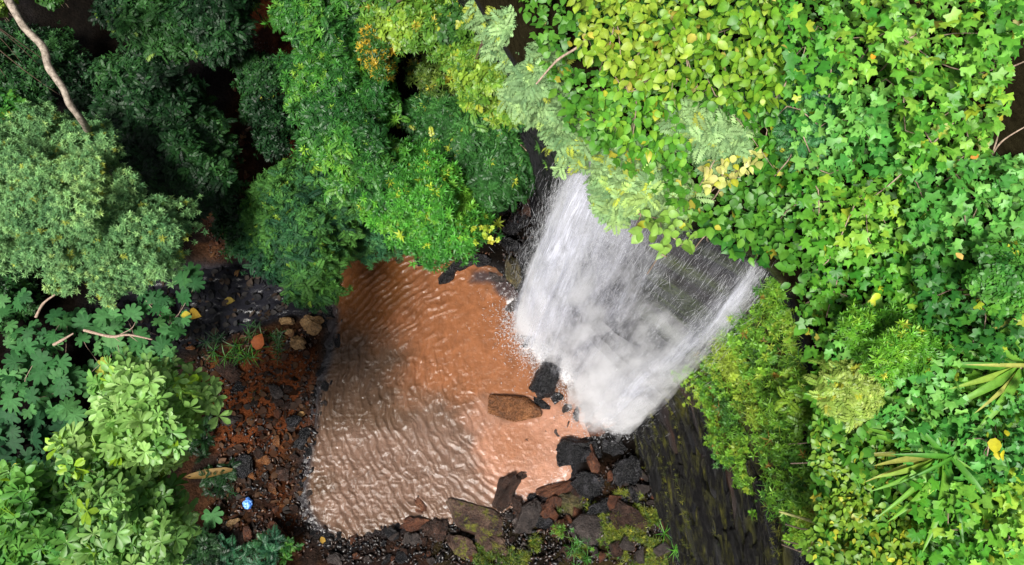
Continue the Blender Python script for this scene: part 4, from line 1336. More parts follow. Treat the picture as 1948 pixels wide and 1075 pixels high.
LANCE = blade([(0, 0), (.38, .15), (1, 0)], .25, .22)
LANCE2 = blade([(0, 0), (.25, .13), (.6, .14), (1, 0)], .25, .3)
OVAL = blade([(0, 0), (.15, .2), (.42, .34), (.72, .27), (1, 0)], .2, .25)
OVAL2 = blade([(0, 0), (.15, .28), (.42, .42), (.75, .3), (1, 0)], .12, .4)
OBOV = blade([(0, 0), (.3, .09), (.6, .2), (.83, .19), (1, 0)], .3, .22)
LEAFLET = blade([(0, 0), (.5, .22), (1, 0)], .15, .15)
STRAP = blade([(0, .012)] + [(x, .035 * math.sin(math.pi * min(1, .18 + .82 * x)) + .004) for x in (.12, .26, .4, .54, .68, .82, .93)] + [(1, 0)], .5, .45)


def star(tips, valley, droop=.3, fold=.1):
    V = [(0, 0, .02)]; C = [1.15]
    out = []
    for i, (a, r) in enumerate(tips):
        out.append((a, r, 1.0))
        if i < len(tips) - 1:
            b = tips[i + 1][0]
            out.append(((a * .72 + b * .28), valley * 1.18, .95)); out.append(((a + b) / 2, valley, .95)); out.append(((a * .28 + b * .72), valley * 1.18, .95))
    out.append((180, .16, .95))
    for a, r, c in out:
        x, y = r * math.cos(R(a)), r * math.sin(R(a))
        V.append((x, y, -droop * (x * x + y * y) * .5 + fold * abs(y)))
        C.append(c)
    n = len(out)
    T = [(0, 1 + i, 1 + (i + 1) % n) for i in range(n)]
    V = np.array(V, float); V[:, 0] += .12
    return V * np.array([.62, .62, .62]), np.array(T), np.array(C)


STAR5 = star([(-128, .75), (-62, .95), (0, 1.05), (62, .95), (128, .75)], .6)
STAR5B = star([(-135, .62), (-66, .9), (0, 1.15), (66, .9), (135, .62)], .56, .5, .2)
STAR3 = star([(-120, .6), (-52, .85), (0, 1.0), (52, .85), (120, .6)], .62, .35, .02)


def lobed(n=7):
    """round leaf cut into soft lobes"""
    V = [(0, 0, .0)]; C = [1.12]; out = []
    for i in range(n):
        a0 = -150 + 300 * i / n; da = 300 / n
        rr = .82 + .25 * math.cos(R((a0 + da / 2)) * .8)
        for f, k in ((0.02, .62), (.22, .92), (.5, 1.0), (.78, .92)):
            out.append((a0 + da * f, rr * k))
    out.append((150, .5)); out.append((180, .08))
    for a, r in out:
        x, y = r * math.cos(R(a)), r * math.sin(R(a))
        V.append((x, y, -.22 * (x * x + y * y) + .05 * math.sin(R(a) * n * 1.2)))
        C.append(.82 + .25 * r)
    k = len(out)
    T = [(0, 1 + i, 1 + (i + 1) % k) for i in range(k)]
    V = np.array(V, float); V[:, 0] += .2
    return V * .55, np.array(T), np.array(C)


LOBED = lobed(7)
LOBED2 = lobed(9)


def rotm(ax, ay, az):
    return np.array(Matrix.Rotation(az, 3, 'Z') @ Matrix.Rotation(ay, 3, 'Y') @ Matrix.Rotation(ax, 3, 'X'))


def compose(items):
    V, T, C, n = [], [], [], 0
    for (v, t, c), M, pos, s, br in items:
        V.append((v * s) @ M.T + pos); T.append(t + n); C.append(c * br); n += len(v)
    return np.vstack(V), np.vstack(T), np.concatenate(C)


def stemlet(a, b, r=.012):
    a, b = np.array(a, float), np.array(b, float)
    d = b - a
    u = np.cross(d, [0, 0, 1.0]); u = u / (np.linalg.norm(u) + 1e-9) * r
    V = np.array([a - u, a + u, b, a + np.array([0, 0, -r])])
    return V, np.array([(0, 1, 2), (1, 3, 2), (3, 0, 2)]), np.array([.7, .7, .8, .7])


def sprig(seed, n=14, leaf=LANCE, elev=(5, 65), lmin=.4, lmax=.65):
    """shoot tip with leaves spiralling round it, seen from above as a small star burst"""
    rs = random.Random(seed); it = []
    for i in range(n):
        f = i / n
        az = i * 2.4 + rs.uniform(-.3, .3)
        el = R(elev[0] + (elev[1] - elev[0]) * f + rs.uniform(-8, 8))
        s = rs.uniform(lmin, lmax) * (1 - .35 * f)
        it.append((leaf, rotm(rs.uniform(-.3, .3), -el, az), np.array([0, 0, f * .25]), s, rs.uniform(.85, 1.12) + .3 * f))
    return compose(it)


def frond(seed, pairs=9, leaf=LEAFLET, arch=.5, w=.34, tip=.45):
    """feather leaf: leaflets in pairs along an arching stalk"""
    rs = random.Random(seed); it = []
    for i in range(pairs + 1):
        f = (i + .6) / (pairs + .6)
        x = f; z = .22 * math.sin(f * math.pi * .6) - arch * f * f * .5
        ll = w * (math.sin(math.pi * (.18 + .74 * f)) * .75 + .3) * (1 if f < .9 else tip * 1.5)
        sl = -R(10) + arch * f
        for sgn in ((-1, 1) if i < pairs else (0,)):
            az = sgn * R(rs.uniform(52, 66) - 14 * f) if sgn else 0
            it.append((leaf, rotm(rs.uniform(-.25, .25), sl + rs.uniform(-.1, .2), az), np.array([x, 0, z]), ll, rs.uniform(.88, 1.12)))
    it.append((stemlet((0, 0, 0), (1, 0, .1 - arch * .4), .008), np.eye(3), np.zeros(3), 1.0, .9))
    return compose(it)


def bunch(seed, n, tmpl, spread=55):
    rs = random.Random(seed); it = []
    for i in range(n):
        az = i * 2 * math.pi / n + rs.uniform(-.4, .4)
        it.append((tmpl[rs.randrange(len(tmpl))], rotm(rs.uniform(-.3, .3), -R(rs.uniform(0, spread)) , az), np.zeros(3), rs.uniform(.7, 1.0), rs.uniform(.88, 1.12)))
    return compose(it)


SPRIGS = [sprig(s) for s in range(5)]
SPRIGS_FINE = [sprig(20 + s, 18, LANCE, (0, 60), .3, .52) for s in range(4)]
SPRIGS_OVAL = [sprig(40 + s, 10, LEAFLET, (0, 45), .4, .6) for s in range(4)]
SPRIGS_WIDE = [sprig(60 + s, 9, OVAL, (0, 40), .45, .65) for s in range(4)]
FRONDS = [frond(s) for s in range(5)]
FEATHER = [bunch(80 + s, 3, FRONDS, 25) for s in range(5)]
FROND_FINE = [frond(30 + s, 12, LANCE, .6, .30) for s in range(4)]
FERN = [bunch(90 + s, 7, FROND_FINE, 45) for s in range(4)]
GRASSB = blade([(0, .02), (.5, .03), (1, 0)], .3, .5)
GRASS = [bunch(120 + s, 9, [GRASSB], 70) for s in range(4)]
MOSSY = [sprig(140 + s, 9, LANCE, (0, 55), .35, .6) for s in range(4)]


def place(tmpls, pos, axis_, nrm, size, colr):
    """many copies of twig templates as plain arrays: returns V, F, C"""
    n = len(pos)
    nrm = nrm / (np.linalg.norm(nrm, axis=1)[:, None] + 1e-9)
    ax = axis_ - nrm * (axis_ * nrm).sum(1)[:, None]
    ax = ax / (np.linalg.norm(ax, axis=1)[:, None] + 1e-9)
    bn = np.cross(nrm, ax)
    M = np.stack([ax, bn, nrm], -1)
    which = rng.integers(len(tmpls), size=n)
    Vs, Fs, Cs, off = [], [], [], 0
    for k, (v, t, c) in enumerate(tmpls):
        s = np.where(which == k)[0]
        if not len(s): continue
        vv_ = np.einsum('nij,kj->nki', M[s], v) * size[s][:, None, None] + pos[s][:, None]
        cc = colr[s][:, None, :] * c[None, :, None]
        Vs.append(vv_.reshape(-1, 3)); Cs.append(cc.reshape(-1, 3))
        Fs.append((t[None] + len(v) * np.arange(len(s))[:, None, None]).reshape(-1, 3) + off)
        off += len(s) * len(v)
    return np.vstack(Vs), np.vstack(Fs), np.vstack(Cs)


def shade_pick(pos, pal, seed, yellow=.03, ycol=(.3, .28, .03), patch=.5, jit=.22):
    """leaf colour: drifts in patches between the palette's tones, plus a few yellowing ones"""
    pal = np.asarray(pal, float)
    n = len(pos)
    t = .5 + patch * 1.3 * fbm(pos * .55 + seed, 3, seed) + rng.normal(size=n) * jit
    t = np.clip(t, 0, .999) * (len(pal) - 1)
    i = t.astype(int); f = (t - i)[:, None]
    c = pal[i] * (1 - f) + pal[np.minimum(i + 1, len(pal) - 1)] * f
    c = c * rng.uniform(.82, 1.18, (n, 1))
    y = rng.random(n) < yellow
    c[y] = np.array(ycol) * rng.uniform(.7, 1.2, (y.sum(), 1))
    return c


def clumps(poly, ztop, drop, rpx, seed, cover=1.15, zjit=.5):
    """rounded leaf masses filling a crown seen from above: centres, radii"""
    poly = smooth_poly(poly, 1)
    lo, hi = poly.min(0), poly.max(0)
    area = .5 * abs(np.sum(poly[:, 0] * np.roll(poly[:, 1], -1) - poly[:, 1] * np.roll(poly[:, 0], -1)))
    n = max(3, int(cover * area / (rpx * rpx * 1.6)))
    pts = []
    tries = 0
    while len(pts) < n and tries < 30:
        tries += 1
        c = lo + rng.random((200, 2)) * (hi - lo)
        sd = poly_sd(c, poly)
        c = c[sd < -rpx * .45]
        for q in c:
            if all((q[0] - p[0]) ** 2 + (q[1] - p[1]) ** 2 > (rpx * .72) ** 2 for p in pts):
                pts.append(q)
                if len(pts) >= n: break
    if not pts:
        pts = [poly.mean(0)]
    pts = np.array(pts)
    inner = np.clip(-poly_sd(pts, poly) / (.5 * math.sqrt(area)), 0, 1)
    z = ztop - drop * (1 - inner) ** 1.5 + rng.normal(size=len(pts)) * zjit * .5
    cpos = at(pts[:, 0], pts[:, 1], z)
    r = rpx * rng.uniform(.75, 1.25, len(pts)) * (CAM_H - z) / FPX
    return cpos, r


def on_clumps(cpos, r, per, flat=.75):
    """points, outward normals and outward stem directions over the upper side of leaf masses"""
    n = len(cpos)
    k = np.repeat(np.arange(n), per)
    m = len(k)
    d = rng.normal(size=(m, 3)); d /= np.linalg.norm(d, axis=1)[:, None]
    d[:, 2] = np.where(d[:, 2] < -.25, -d[:, 2], d[:, 2])
    lump = 1 + .28 * vnoise(d * 2.1 + k[:, None] * 3.7, 5)
    rad = r[k] * lump * (1 - .42 * rng.random(m) ** 2.2) * np.where(rng.random(m) < .2, rng.uniform(1.05, 1.55, m), 1.0)
    pos = cpos[k] + d * rad[:, None] * np.array([1, 1, flat])
    nrm = d * np.array([.8, .8, 1]) + np.array([0, 0, .55]) + rng.normal(size=(m, 3)) * .28
    ax = d * np.array([1, 1, .25]) + rng.normal(size=(m, 3)) * .55 + np.array([0, 0, -.15])
    return pos, ax, nrm, d[:, 2]


def trunk_np(root_xy, zg, cpos, r0, nl=7, zfork=.45):
    """tapered trunk with limbs out to some of the leaf masses"""
    top = cpos.mean(0)
    base = np.array([root_xy[0], root_xy[1], zg - .2])
    fork = base * (1 - zfork) + np.array([top[0], top[1], top[2]]) * zfork
    hgt = max(top[2] - zg, .5)
    mid = (base + fork) / 2 + np.array([rng.normal() * .04 * hgt, rng.normal() * .04 * hgt, 0])
    parts = [tube_np(spline([base, mid, fork, fork * .4 + top * .6 - np.array([0, 0, .1 * hgt])], 9), np.linspace(r0 * 1.25, r0 * .4, 9), 7)]
    sel = rng.permutation(len(cpos))[:nl]
    for i in sel:
        e = cpos[i]
        st = fork * rng.uniform(.6, 1) + base * 0 + (fork * 0)
        st = base + (fork - base) * rng.uniform(.75, 1.0)
        m1 = (st + e) / 2 + np.array([rng.normal() * .15, rng.normal() * .15, -.12 * np.linalg.norm(e - st)])
        parts.append(tube_np(spline([st, m1, e], 8), np.linspace(r0 * .5, r0 * .08, 8), 5))
    return join_np(parts)


def ground_at(px, py, z):
    p = at(px, py, z)
    d = np.hypot(p[0] - CL[:, 0], p[1] - CL[:, 1])
    k = d.argmin()
    side = (p[:2] - CL[k, :2]) @ outd[k]
    if side > 0:
        return p[:2], plateau_z(np.array([p[0]]), np.array([p[1]]))[0]
    p = at(px, py, 1.0)
    return p[:2], ground_h(p[0], p[1])[0][0]


def tree(name, label, cat, poly, ztop, drop, rpx, per, tmpls, size_px, pal, mat, seed, yellow=.02, ycol=(.3, .28, .03), tip=1.25,
         group=None, trunk=.11, cover=1.15, patch=.85, zjit=.5, flat=.75, sizej=(.7, 1.25), bark=None, crown='crown'):
    global rng
    rng = np.random.default_rng(seed * 101 + 5)
    cpos, r = clumps(poly, ztop, drop, rpx, seed, cover, zjit)
    pos, ax, nrm, up = on_clumps(cpos, r, per, flat)
    sz = size_px * rng.uniform(*sizej, len(pos)) * (CAM_H - pos[:, 2]) / FPX
    c = shade_pick(pos, pal, seed, yellow, ycol, patch)
    c *= (1 + (tip - 1) * np.clip(up, 0, 1) ** 3 * rng.random(len(pos)))[:, None]          # fresh growth at the shoot tops is paler
    ctr = np.asarray(poly, float).mean(0)
    xy, zg = ground_at(ctr[0], ctr[1], ztop - drop * .6)
    root = empty(name, (xy[0], xy[1], zg))
    tag(root, label, cat, group)
    V, F, C = place(tmpls, pos, ax, nrm, sz, c)
    cr = link(crown, mesh_np(crown, local(V, root), F, C), mat, root)
    tv, tf = trunk_np(xy, zg, cpos, trunk)
    link('trunk', mesh_np('trunk', local(tv, root), tf, smooth=True), bark or M_BARK, root)
    return root


LEAF_CACHE = {}


def leaf_mesh(tid, tmpl, pal_i, colr, mat):
    key = (tid, pal_i, mat.name)
    if key not in LEAF_CACHE:
        v, t, c = tmpl
        me = mesh_np('leaf', v, t, np.array(colr)[None] * c[:, None])
        me.materials.append(mat)
        LEAF_CACHE[key] = me
    return LEAF_CACHE[key]


def leafy(root, tmpls, tkey, pos, ax, nrm, sz, colr, npal, mat, nobj=300, part='foliage'):
    """the leaves that show largest become one object each, the rest one mass"""
    n = len(pos)
    q = project(pos)
    vis = (q[:, 0] > 0) & (q[:, 0] < IW) & (q[:, 1] > 0) & (q[:, 1] < IH)
    # topmost in their picture cell
    cell = (q[:, 0] // 22).astype(int) * 1000 + (q[:, 1] // 22).astype(int)
    order = np.argsort(-(pos[:, 2] + sz * .4))
    seen, top = set(), []
    for i in order:
        if vis[i] and cell[i] not in seen:
            seen.add(cell[i]); top.append(i)
    top = np.array(top, int)
    if len(top) > nobj:
        top = top[np.argsort(-sz[top])[:nobj]]
    mask = np.zeros(n, bool); mask[top] = True
    # a small palette of real leaf colours for the single leaves
    pal = colr[rng.permutation(n)[:npal]]
    nn = nrm / (np.linalg.norm(nrm, axis=1)[:, None] + 1e-9)
    a2 = ax - nn * (ax * nn).sum(1)[:, None]
    a2 /= np.linalg.norm(a2, axis=1)[:, None] + 1e-9
    bn = np.cross(nn, a2)
    rl = np.array(root.location)
    for i in top:
        pi = int(((pal - colr[i]) ** 2).sum(1).argmin())
        ti = int(rng.integers(len(tmpls)))
        o = bpy.data.objects.new('leaf', leaf_mesh(f'{tkey}{ti}', tmpls[ti], f'{root.name}{pi}', pal[pi], mat))
        s = sz[i]
        p = pos[i] - rl
        o.matrix_local = Matrix(((a2[i, 0] * s, bn[i, 0] * s, nn[i, 0] * s, p[0]), (a2[i, 1] * s, bn[i, 1] * s, nn[i, 1] * s, p[1]),
                                 (a2[i, 2] * s, bn[i, 2] * s, nn[i, 2] * s, p[2]), (0, 0, 0, 1)))
        col.objects.link(o)
        o.parent = root
    if (~mask).any():
        V, F, C = place(tmpls, pos[~mask], ax[~mask], nrm[~mask], sz[~mask], colr[~mask])
        o = link(part, mesh_np(part, local(V, root), F, C), mat, root)
        o['kind'] = 'stuff'


def bump_z(q, amp, scale, seed):
    return amp * fbm(p3(q[:, 0] / scale, q[:, 1] / scale, seed * 1.7), 3, seed)


def carpet(poly, zfun, dens, layers, seed, size_px, tilt=.45, bias=(0, -1), sizej=(.6, 1.25), gap=.25):
    """leaves of a creeper or low shrub lying in overlapping layers over a surface"""
    poly = np.asarray(poly, float)
    area = .5 * abs(np.sum(poly[:, 0] * np.roll(poly[:, 1], -1) - poly[:, 1] * np.roll(poly[:, 0], -1)))
    n = int(dens * area / (size_px ** 2) * layers)
    q = scatter(poly, n)
    lay_ = rng.random(n) ** 1.6
    sd = poly_sd(q, poly)
    z = zfun(q) - lay_ * gap * layers
    pos = at(q[:, 0], q[:, 1], z)
    nrm = np.array([0, 0, 1.0]) + rng.normal(size=(n, 3)) * np.array([tilt, tilt, 0])
    ax = rng.normal(size=(n, 3)) * np.array([.9, .9, .2]) + np.array([bias[0], bias[1], -.2])
    sz = size_px * rng.uniform(*sizej, n) * (CAM_H - z) / FPX
    return pos, ax, nrm, sz, q


def stems_np(pos, root, n=6, r=.02, dz=1.0):
    """creeping stems under the leaves"""
    parts = []
    idx = rng.permutation(len(pos))[:n * 4]
    for k in range(n):
        pts = pos[idx[k * 4:k * 4 + 4]]
        if len(pts) < 3: continue
        pts = pts[np.argsort(pts[:, 0])].copy(); pts[:, 2] -= .25
        base = pts[0].copy(); base[2] -= dz
        parts.append(tube_np(spline(np.vstack([base, pts]), 14), np.linspace(r, r * .4, 14), 5))
    return join_np(parts)


# ------------------------------------------------------------------ trees and bushes of the gorge
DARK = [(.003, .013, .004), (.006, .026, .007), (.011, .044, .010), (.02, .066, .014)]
DARKT = [(.006, .028, .012), (.010, .045, .018), (.020, .075, .022), (.05, .14, .024)]
MID = [(.012, .058, .012), (.024, .105, .016), (.045, .16, .02), (.11, .26, .026)]
MIDY = [(.022, .075, .012), (.045, .125, .016), (.085, .185, .02), (.16, .25, .026)]
SAGE = [(.045, .115, .042), (.095, .20, .075), (.16, .29, .11), (.25, .37, .12)]
PALE = [(.10, .19, .08), (.16, .27, .11), (.22, .34, .14), (.26, .38, .10)]
TEAL = [(.010, .05, .024), (.02, .085, .036), (.035, .12, .045), (.06, .16, .04)]

tree('sage_tree', 'pale sage green fine leaved tree crown at the left edge', 'tree',
     [(-70, 215), (0, 225), (60, 208), (140, 225), (215, 250), (238, 320), (305, 365), (375, 425), (338, 490), (315, 552), (220, 562), (150, 545), (75, 572), (35, 500), (-70, 450)],
     8.0, 1.8, 34, 150, SPRIGS_FINE, 23, SAGE, M_LEAF_MATT, 1, .03, (.2, .24, .04), 1.35, trunk=.2, patch=.45, zjit=.7)
tree('dark_tree', 'dark green glossy tree below the pale bare trunk', 'tree',
     [(190, 110), (300, 92), (362, 130), (372, 185), (405, 250), (448, 300), (436, 372), (396, 435), (330, 405), (280, 350), (225, 300), (185, 250), (200, 180)],
     5.2, 1.6, 32, 118, SPRIGS_OVAL + FEATHER[:2], 27, DARK, M_LEAF_GLOSS, 2, .0, trunk=.15)
tree('dark_tree', 'dark green glossy tree at the top edge left of the earth gully', 'tree',
     [(165, -40), (330, -60), (480, -40), (470, 50), (432, 112), (330, 92), (240, 98), (178, 70)],
     5.8, 1.6, 32, 125, SPRIGS_OVAL + FEATHER[:2], 28, [tuple(1.25 * k for k in c) for c in DARK], M_LEAF_GLOSS, 3, .02, (.12, .2, .03), trunk=.15)
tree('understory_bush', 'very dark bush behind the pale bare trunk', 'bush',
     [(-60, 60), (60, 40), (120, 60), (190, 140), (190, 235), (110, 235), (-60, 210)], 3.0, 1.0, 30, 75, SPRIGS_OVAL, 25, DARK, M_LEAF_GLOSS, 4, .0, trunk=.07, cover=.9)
tree('understory_bush', 'small mid green bush tucked above the pale sage crown', 'bush',
     [(-40, 190), (40, 185), (68, 220), (50, 260), (-40, 260)], 5.2, .6, 21, 87, SPRIGS_WIDE, 24, MID, M_LEAF, 5, .03, trunk=.06)
tree('leaf_tuft', 'bright green leaf tuft in the top left corner', 'bush', [(-40, -30), (10, -20), (14, 26), (-40, 40)], 9.5, .4, 14, 75, SPRIGS_WIDE, 24, MIDY, M_LEAF, 6, trunk=.04)
tree('leaf_tuft', 'bright leaf tuft peeking in at the top edge near the pale trunk', 'bush', [(70, -40), (125, -40), (118, 6), (82, 8)], 9.5, .4, 14, 50, SPRIGS_WIDE, 26, MIDY, M_LEAF, 7, trunk=.04)
tree('dark_tree', 'dark narrow tree in front of the red earth gully', 'tree',
     [(455, 95), (540, 105), (558, 200), (560, 285), (505, 305), (455, 210)], 4.0, 1.4, 25, 100, SPRIGS_OVAL, 24, DARK, M_LEAF_GLOSS, 8, .01, trunk=.1, cover=.9)
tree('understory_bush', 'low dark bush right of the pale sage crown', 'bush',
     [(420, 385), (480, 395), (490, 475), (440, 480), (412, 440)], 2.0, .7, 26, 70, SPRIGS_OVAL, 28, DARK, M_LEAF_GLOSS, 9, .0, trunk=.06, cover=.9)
tree('teal_tree', 'dark teal tree leaning over the upper left corner of the pool', 'tree',
     [(478, 372), (520, 318), (600, 325), (682, 358), (694, 402), (655, 480), (648, 560), (585, 582), (512, 528), (468, 470)],
     4.6, 2.0, 30, 150, SPRIGS_FINE + FEATHER[:2], 24, DARKT, M_LEAF_MATT, 10, .03, (.16, .26, .03), 1.5, trunk=.13)
tree('teal_bush', 'small dull teal bush hanging over the upper shore', 'bush',
     [(660, 400), (730, 382), (768, 432), (748, 480), (690, 486), (662, 440)], 2.2, .9, 26, 130, SPRIGS_FINE, 22, TEAL, M_LEAF_MATT, 11, .0, trunk=.06, patch=.3)
tree('green_tree', 'large mid green tree along the right side of the earth gully', 'tree',
     [(520, -50), (640, -50), (690, 50), (730, 160), (748, 280), (765, 385), (722, 408), (655, 362), (600, 300), (572, 230), (556, 120)],
     7.2, 2.0, 36, 150, SPRIGS + FEATHER[:2], 27, MID, M_LEAF, 12, .02, (.16, .3, .03), 1.3, trunk=.18, patch=.6)
tree('green_tree', 'bright green bushy tree overhanging the upper shore', 'tree',
     [(698, 330), (760, 272), (862, 285), (906, 360), (922, 440), (886, 486), (820, 482), (748, 456), (696, 402)],
     6.4, 2.0, 32, 162, SPRIGS, 25, [(.022, .10, .014), (.035, .15, .018), (.055, .21, .022), (.12, .29, .028)], M_LEAF, 13, .04, (.25, .33, .03), 1.4, trunk=.13)
tree('green_tree', 'darker green tree between the bright bush and the falls', 'tree',
     [(762, 195), (850, 178), (960, 195), (1005, 255), (1018, 330), (965, 392), (912, 385), (880, 300), (800, 295)],
     6.4, 1.8, 30, 137, SPRIGS + FEATHER[:3], 27, [(.018, .07, .015), (.03, .11, .022), (.05, .15, .03), (.09, .2, .03)], M_LEAF, 14, .02, (.24, .28, .03), 1.3, trunk=.13)
tree('green_tree', 'yellow green tree at the top edge above the middle gap', 'tree',
     [(675, -50), (800, -60), (905, -50), (965, 40), (968, 150), (905, 188), (868, 120), (780, 110), (730, 90)],
     8.6, 1.6, 34, 137, SPRIGS + SPRIGS_WIDE, 27, MIDY, M_LEAF, 15, .04, (.3, .26, .03), 1.3, trunk=.16)
tree('green_tree', 'mid green leafy tree beside the feathery pale branches', 'tree',
     [(890, 60), (960, 90), (1005, 160), (1010, 265), (945, 225), (880, 185)], 8.8, 1.4, 28, 137, SPRIGS_WIDE, 25, MID, M_LEAF, 16, .04, (.26, .3, .03), 1.3, trunk=.12)
tree('green_tree', 'fresh green tree under the feathery branches at the top edge', 'tree',
     [(840, 10), (960, -40), (1040, 40), (1040, 140), (1010, 220), (910, 230), (850, 150)], 9.4, 1.4, 32, 137, SPRIGS_WIDE + SPRIGS, 27, MIDY, M_LEAF, 21, .04, (.26, .3, .03), 1.3, trunk=.12)
tree('autumn_bush', 'yellowing little bush in the middle gap of the upper trees', 'bush',
     [(680, 60), (730, 48), (745, 100), (728, 175), (690, 110)], 7.4, .6, 16, 87, SPRIGS, 24, MIDY, M_LEAF, 17, .35, (.34, .24, .02), trunk=.05)
tree('thin_shrub', 'thin olive shrub with bare twigs in the middle gap', 'bush',
     [(775, 105), (865, 115), (870, 195), (800, 205), (770, 160)], 6.0, 1.0, 22, 26, SPRIGS, 26, [(.03, .07, .012), (.06, .11, .018), (.1, .15, .02)], M_LEAF, 18, .06, trunk=.05, cover=.8)
tree('yellow_sprig', 'yellow green sprig standing on black rocks at the upper shore', 'bush',
     [(900, 415), (935, 408), (966, 428), (955, 470), (918, 480), (896, 450)], 6.9, .2, 15, 3, SPRIGS_WIDE, 15, [(.16, .26, .02), (.26, .34, .03), (.36, .4, .05)], M_LEAF, 19, .1, trunk=.03, cover=.6)
tree('alcove_bush', 'small yellow green bush at the left lip of the falls', 'bush',
     [(1030, 245), (1075, 250), (1092, 290), (1068, 318), (1036, 300)], 9.5, .8, 20, 70, SPRIGS, 26, MIDY, M_LEAF, 20, .05, trunk=.04)

for k, (poly, zt, tm, spx, pal, lab) in enumerate([
        ([(1490, 120), (1560, 110), (1580, 200), (1540, 300), (1500, 280)], 15.2, FEATHER, 34, [(.02, .10, .03), (.04, .15, .045), (.08, .22, .06)], 'blue green feathery bush between oval leaves and star creeper'),
        ([(1440, 500), (1530, 470), (1580, 560), (1590, 660), (1540, 680), (1490, 600)], 12.9, SPRIGS_FINE + SPRIGS_WIDE, 24, [(.035, .11, .012), (.07, .18, .016), (.13, .24, .02)], 'fine leaved bush at the right end of the lip'),
        ([(1490, 660), (1560, 650), (1620, 700), (1620, 800), (1570, 830), (1510, 780)], 12.7, SPRIGS_FINE + FEATHER[:2], 24, [(.04, .12, .012), (.08, .19, .016), (.16, .26, .022)], 'yellow green ferny bush on the upper mossy slope'),
        ([(1490, 800), (1560, 800), (1590, 900), (1580, 980), (1530, 960), (1500, 880)], 12.2, SPRIGS_FINE, 22, [(.03, .09, .012), (.06, .15, .014), (.12, .21, .02)], 'dull green ferny bush on the lower mossy slope'),
        ([(1620, 600), (1720, 590), (1790, 640), (1760, 700), (1660, 710), (1610, 660)], 14.9, SPRIGS, 26, [(.05, .17, .014), (.09, .24, .018), (.17, .31, .025)], 'narrow leaved bright bush in the creeper above the strap plant'),
        ([(1850, 470), (1950, 460), (1960, 560), (1890, 580), (1840, 530)], 15.6, SPRIGS_WIDE, 26, [(.02, .10, .014), (.045, .16, .02), (.08, .22, .024)], 'deeper green glossy bush at the right edge middle'),
        ([(1560, 700), (1640, 720), (1650, 790), (1590, 800)], 14.2, FEATHER, 30, [(.12, .22, .03), (.2, .3, .05), (.28, .36, .08)], 'pale yellowish feathery fern beside the strap plant')]):
    tree('cliff_bush', lab, 'bush', poly, zt, 1.0, 28, 90, tm, spx, pal, M_LEAF, 130 + k, .03, (.3, .32, .03), 1.3, trunk=.04, zjit=.5, group='bushes mixed into the cliff top growth')

# feathery pale branches over the lip
for k, (poly, zt, lab) in enumerate([
        ([(915, -30), (1000, -40), (1025, 40), (985, 110), (945, 120), (915, 60)], 12.6, 'feathery pale grey green branches at the top edge'),
        ([(975, 110), (1040, 70), (1100, 110), (1120, 190), (1080, 235), (1020, 225), (968, 180)], 13.2, 'feathery pale branches reaching left over the dark trees'),
        ([(1040, 190), (1130, 190), (1195, 260), (1190, 300), (1120, 300), (1075, 300), (1045, 250)], 13.8, 'feathery silver green bush right above the falls'),
        ([(1150, 285), (1240, 270), (1310, 300), (1330, 370), (1290, 420), (1230, 400), (1140, 392), (1150, 340)], 14.1, 'silvery leafy bush drooping over the top of the falls'),
        ([(1300, 180), (1400, 220), (1420, 290), (1340, 300), (1280, 250)], 15.0, 'grey green feathery bush inside the bright cliff top shrubs')]):
    tree('feathery_bush', lab, 'bush', poly, zt, 1.2, 34, 80, FEATHER, 40, PALE, M_LEAF_MATT, 30 + k, .05, (.3, .36, .05), 1.25, trunk=.06, patch=.4, group='feathery bushes above the falls')

# ------------------------------------------------------------------ shrubs of single, larger leaves
YEL = [(.05, .16, .012), (.095, .235, .016), (.165, .30, .02), (.25, .34, .035)]
BRI = [(.03, .14, .014), (.06, .21, .018), (.10, .28, .024), (.18, .35, .03)]
VINE = [(.03, .15, .014), (.06, .225, .018), (.105, .30, .026), (.165, .36, .045), (.25, .41, .035)]
VINEB = [(.03, .155, .022), (.06, .235, .034), (.11, .31, .055), (.17, .36, .07)]
DKV = [(.018, .10, .014), (.034, .15, .018), (.065, .21, .022), (.12, .28, .026)]
SUB = {}


def top_z(hgt, amp, scale, seed):
    def f(q):
        w = at(q[:, 0], q[:, 1], 14.5)
        return plateau_z(w[:, 0], w[:, 1]) + hgt + bump_z(q, amp, scale, seed)
    return f


def shrub(name, label, cat, poly, hgt, seed, tmpls, tkey, size_px, pal, mat, dens=1.5, layers=3, yellow=.02, ycol=(.34, .36, .03), tilt=.5, amp=.4, scale=95.0,
          group=None, bias=(0, -.8), nobj=300, sizej=(.6, 1.25), gap=.22, patch=.5, zf=None, base_z=1.0):
    global rng
    rng = np.random.default_rng(seed * 77 + 3)
    pos, ax, nrm, sz, q = carpet(poly, zf or top_z(hgt, amp, scale, seed), dens, layers, seed, size_px, tilt, bias, sizej, gap)
    ctr = np.asarray(poly, float).mean(0)
    pm = at(ctr[0], ctr[1], float(pos[:, 2].mean()) - base_z)
    root = empty(name, tuple(pm))
    tag(root, label, cat, group)
    c = shade_pick(pos, pal, seed, yellow, ycol, patch)
    leafy(root, tmpls, tkey, pos, ax, nrm, sz, c, 14, mat, nobj)
    sv_, sf_ = stems_np(pos, root, 3, .012, base_z)
    link('stem', mesh_np('stem', local(sv_, root), sf_, smooth=True), M_TWIG, root)
    return root


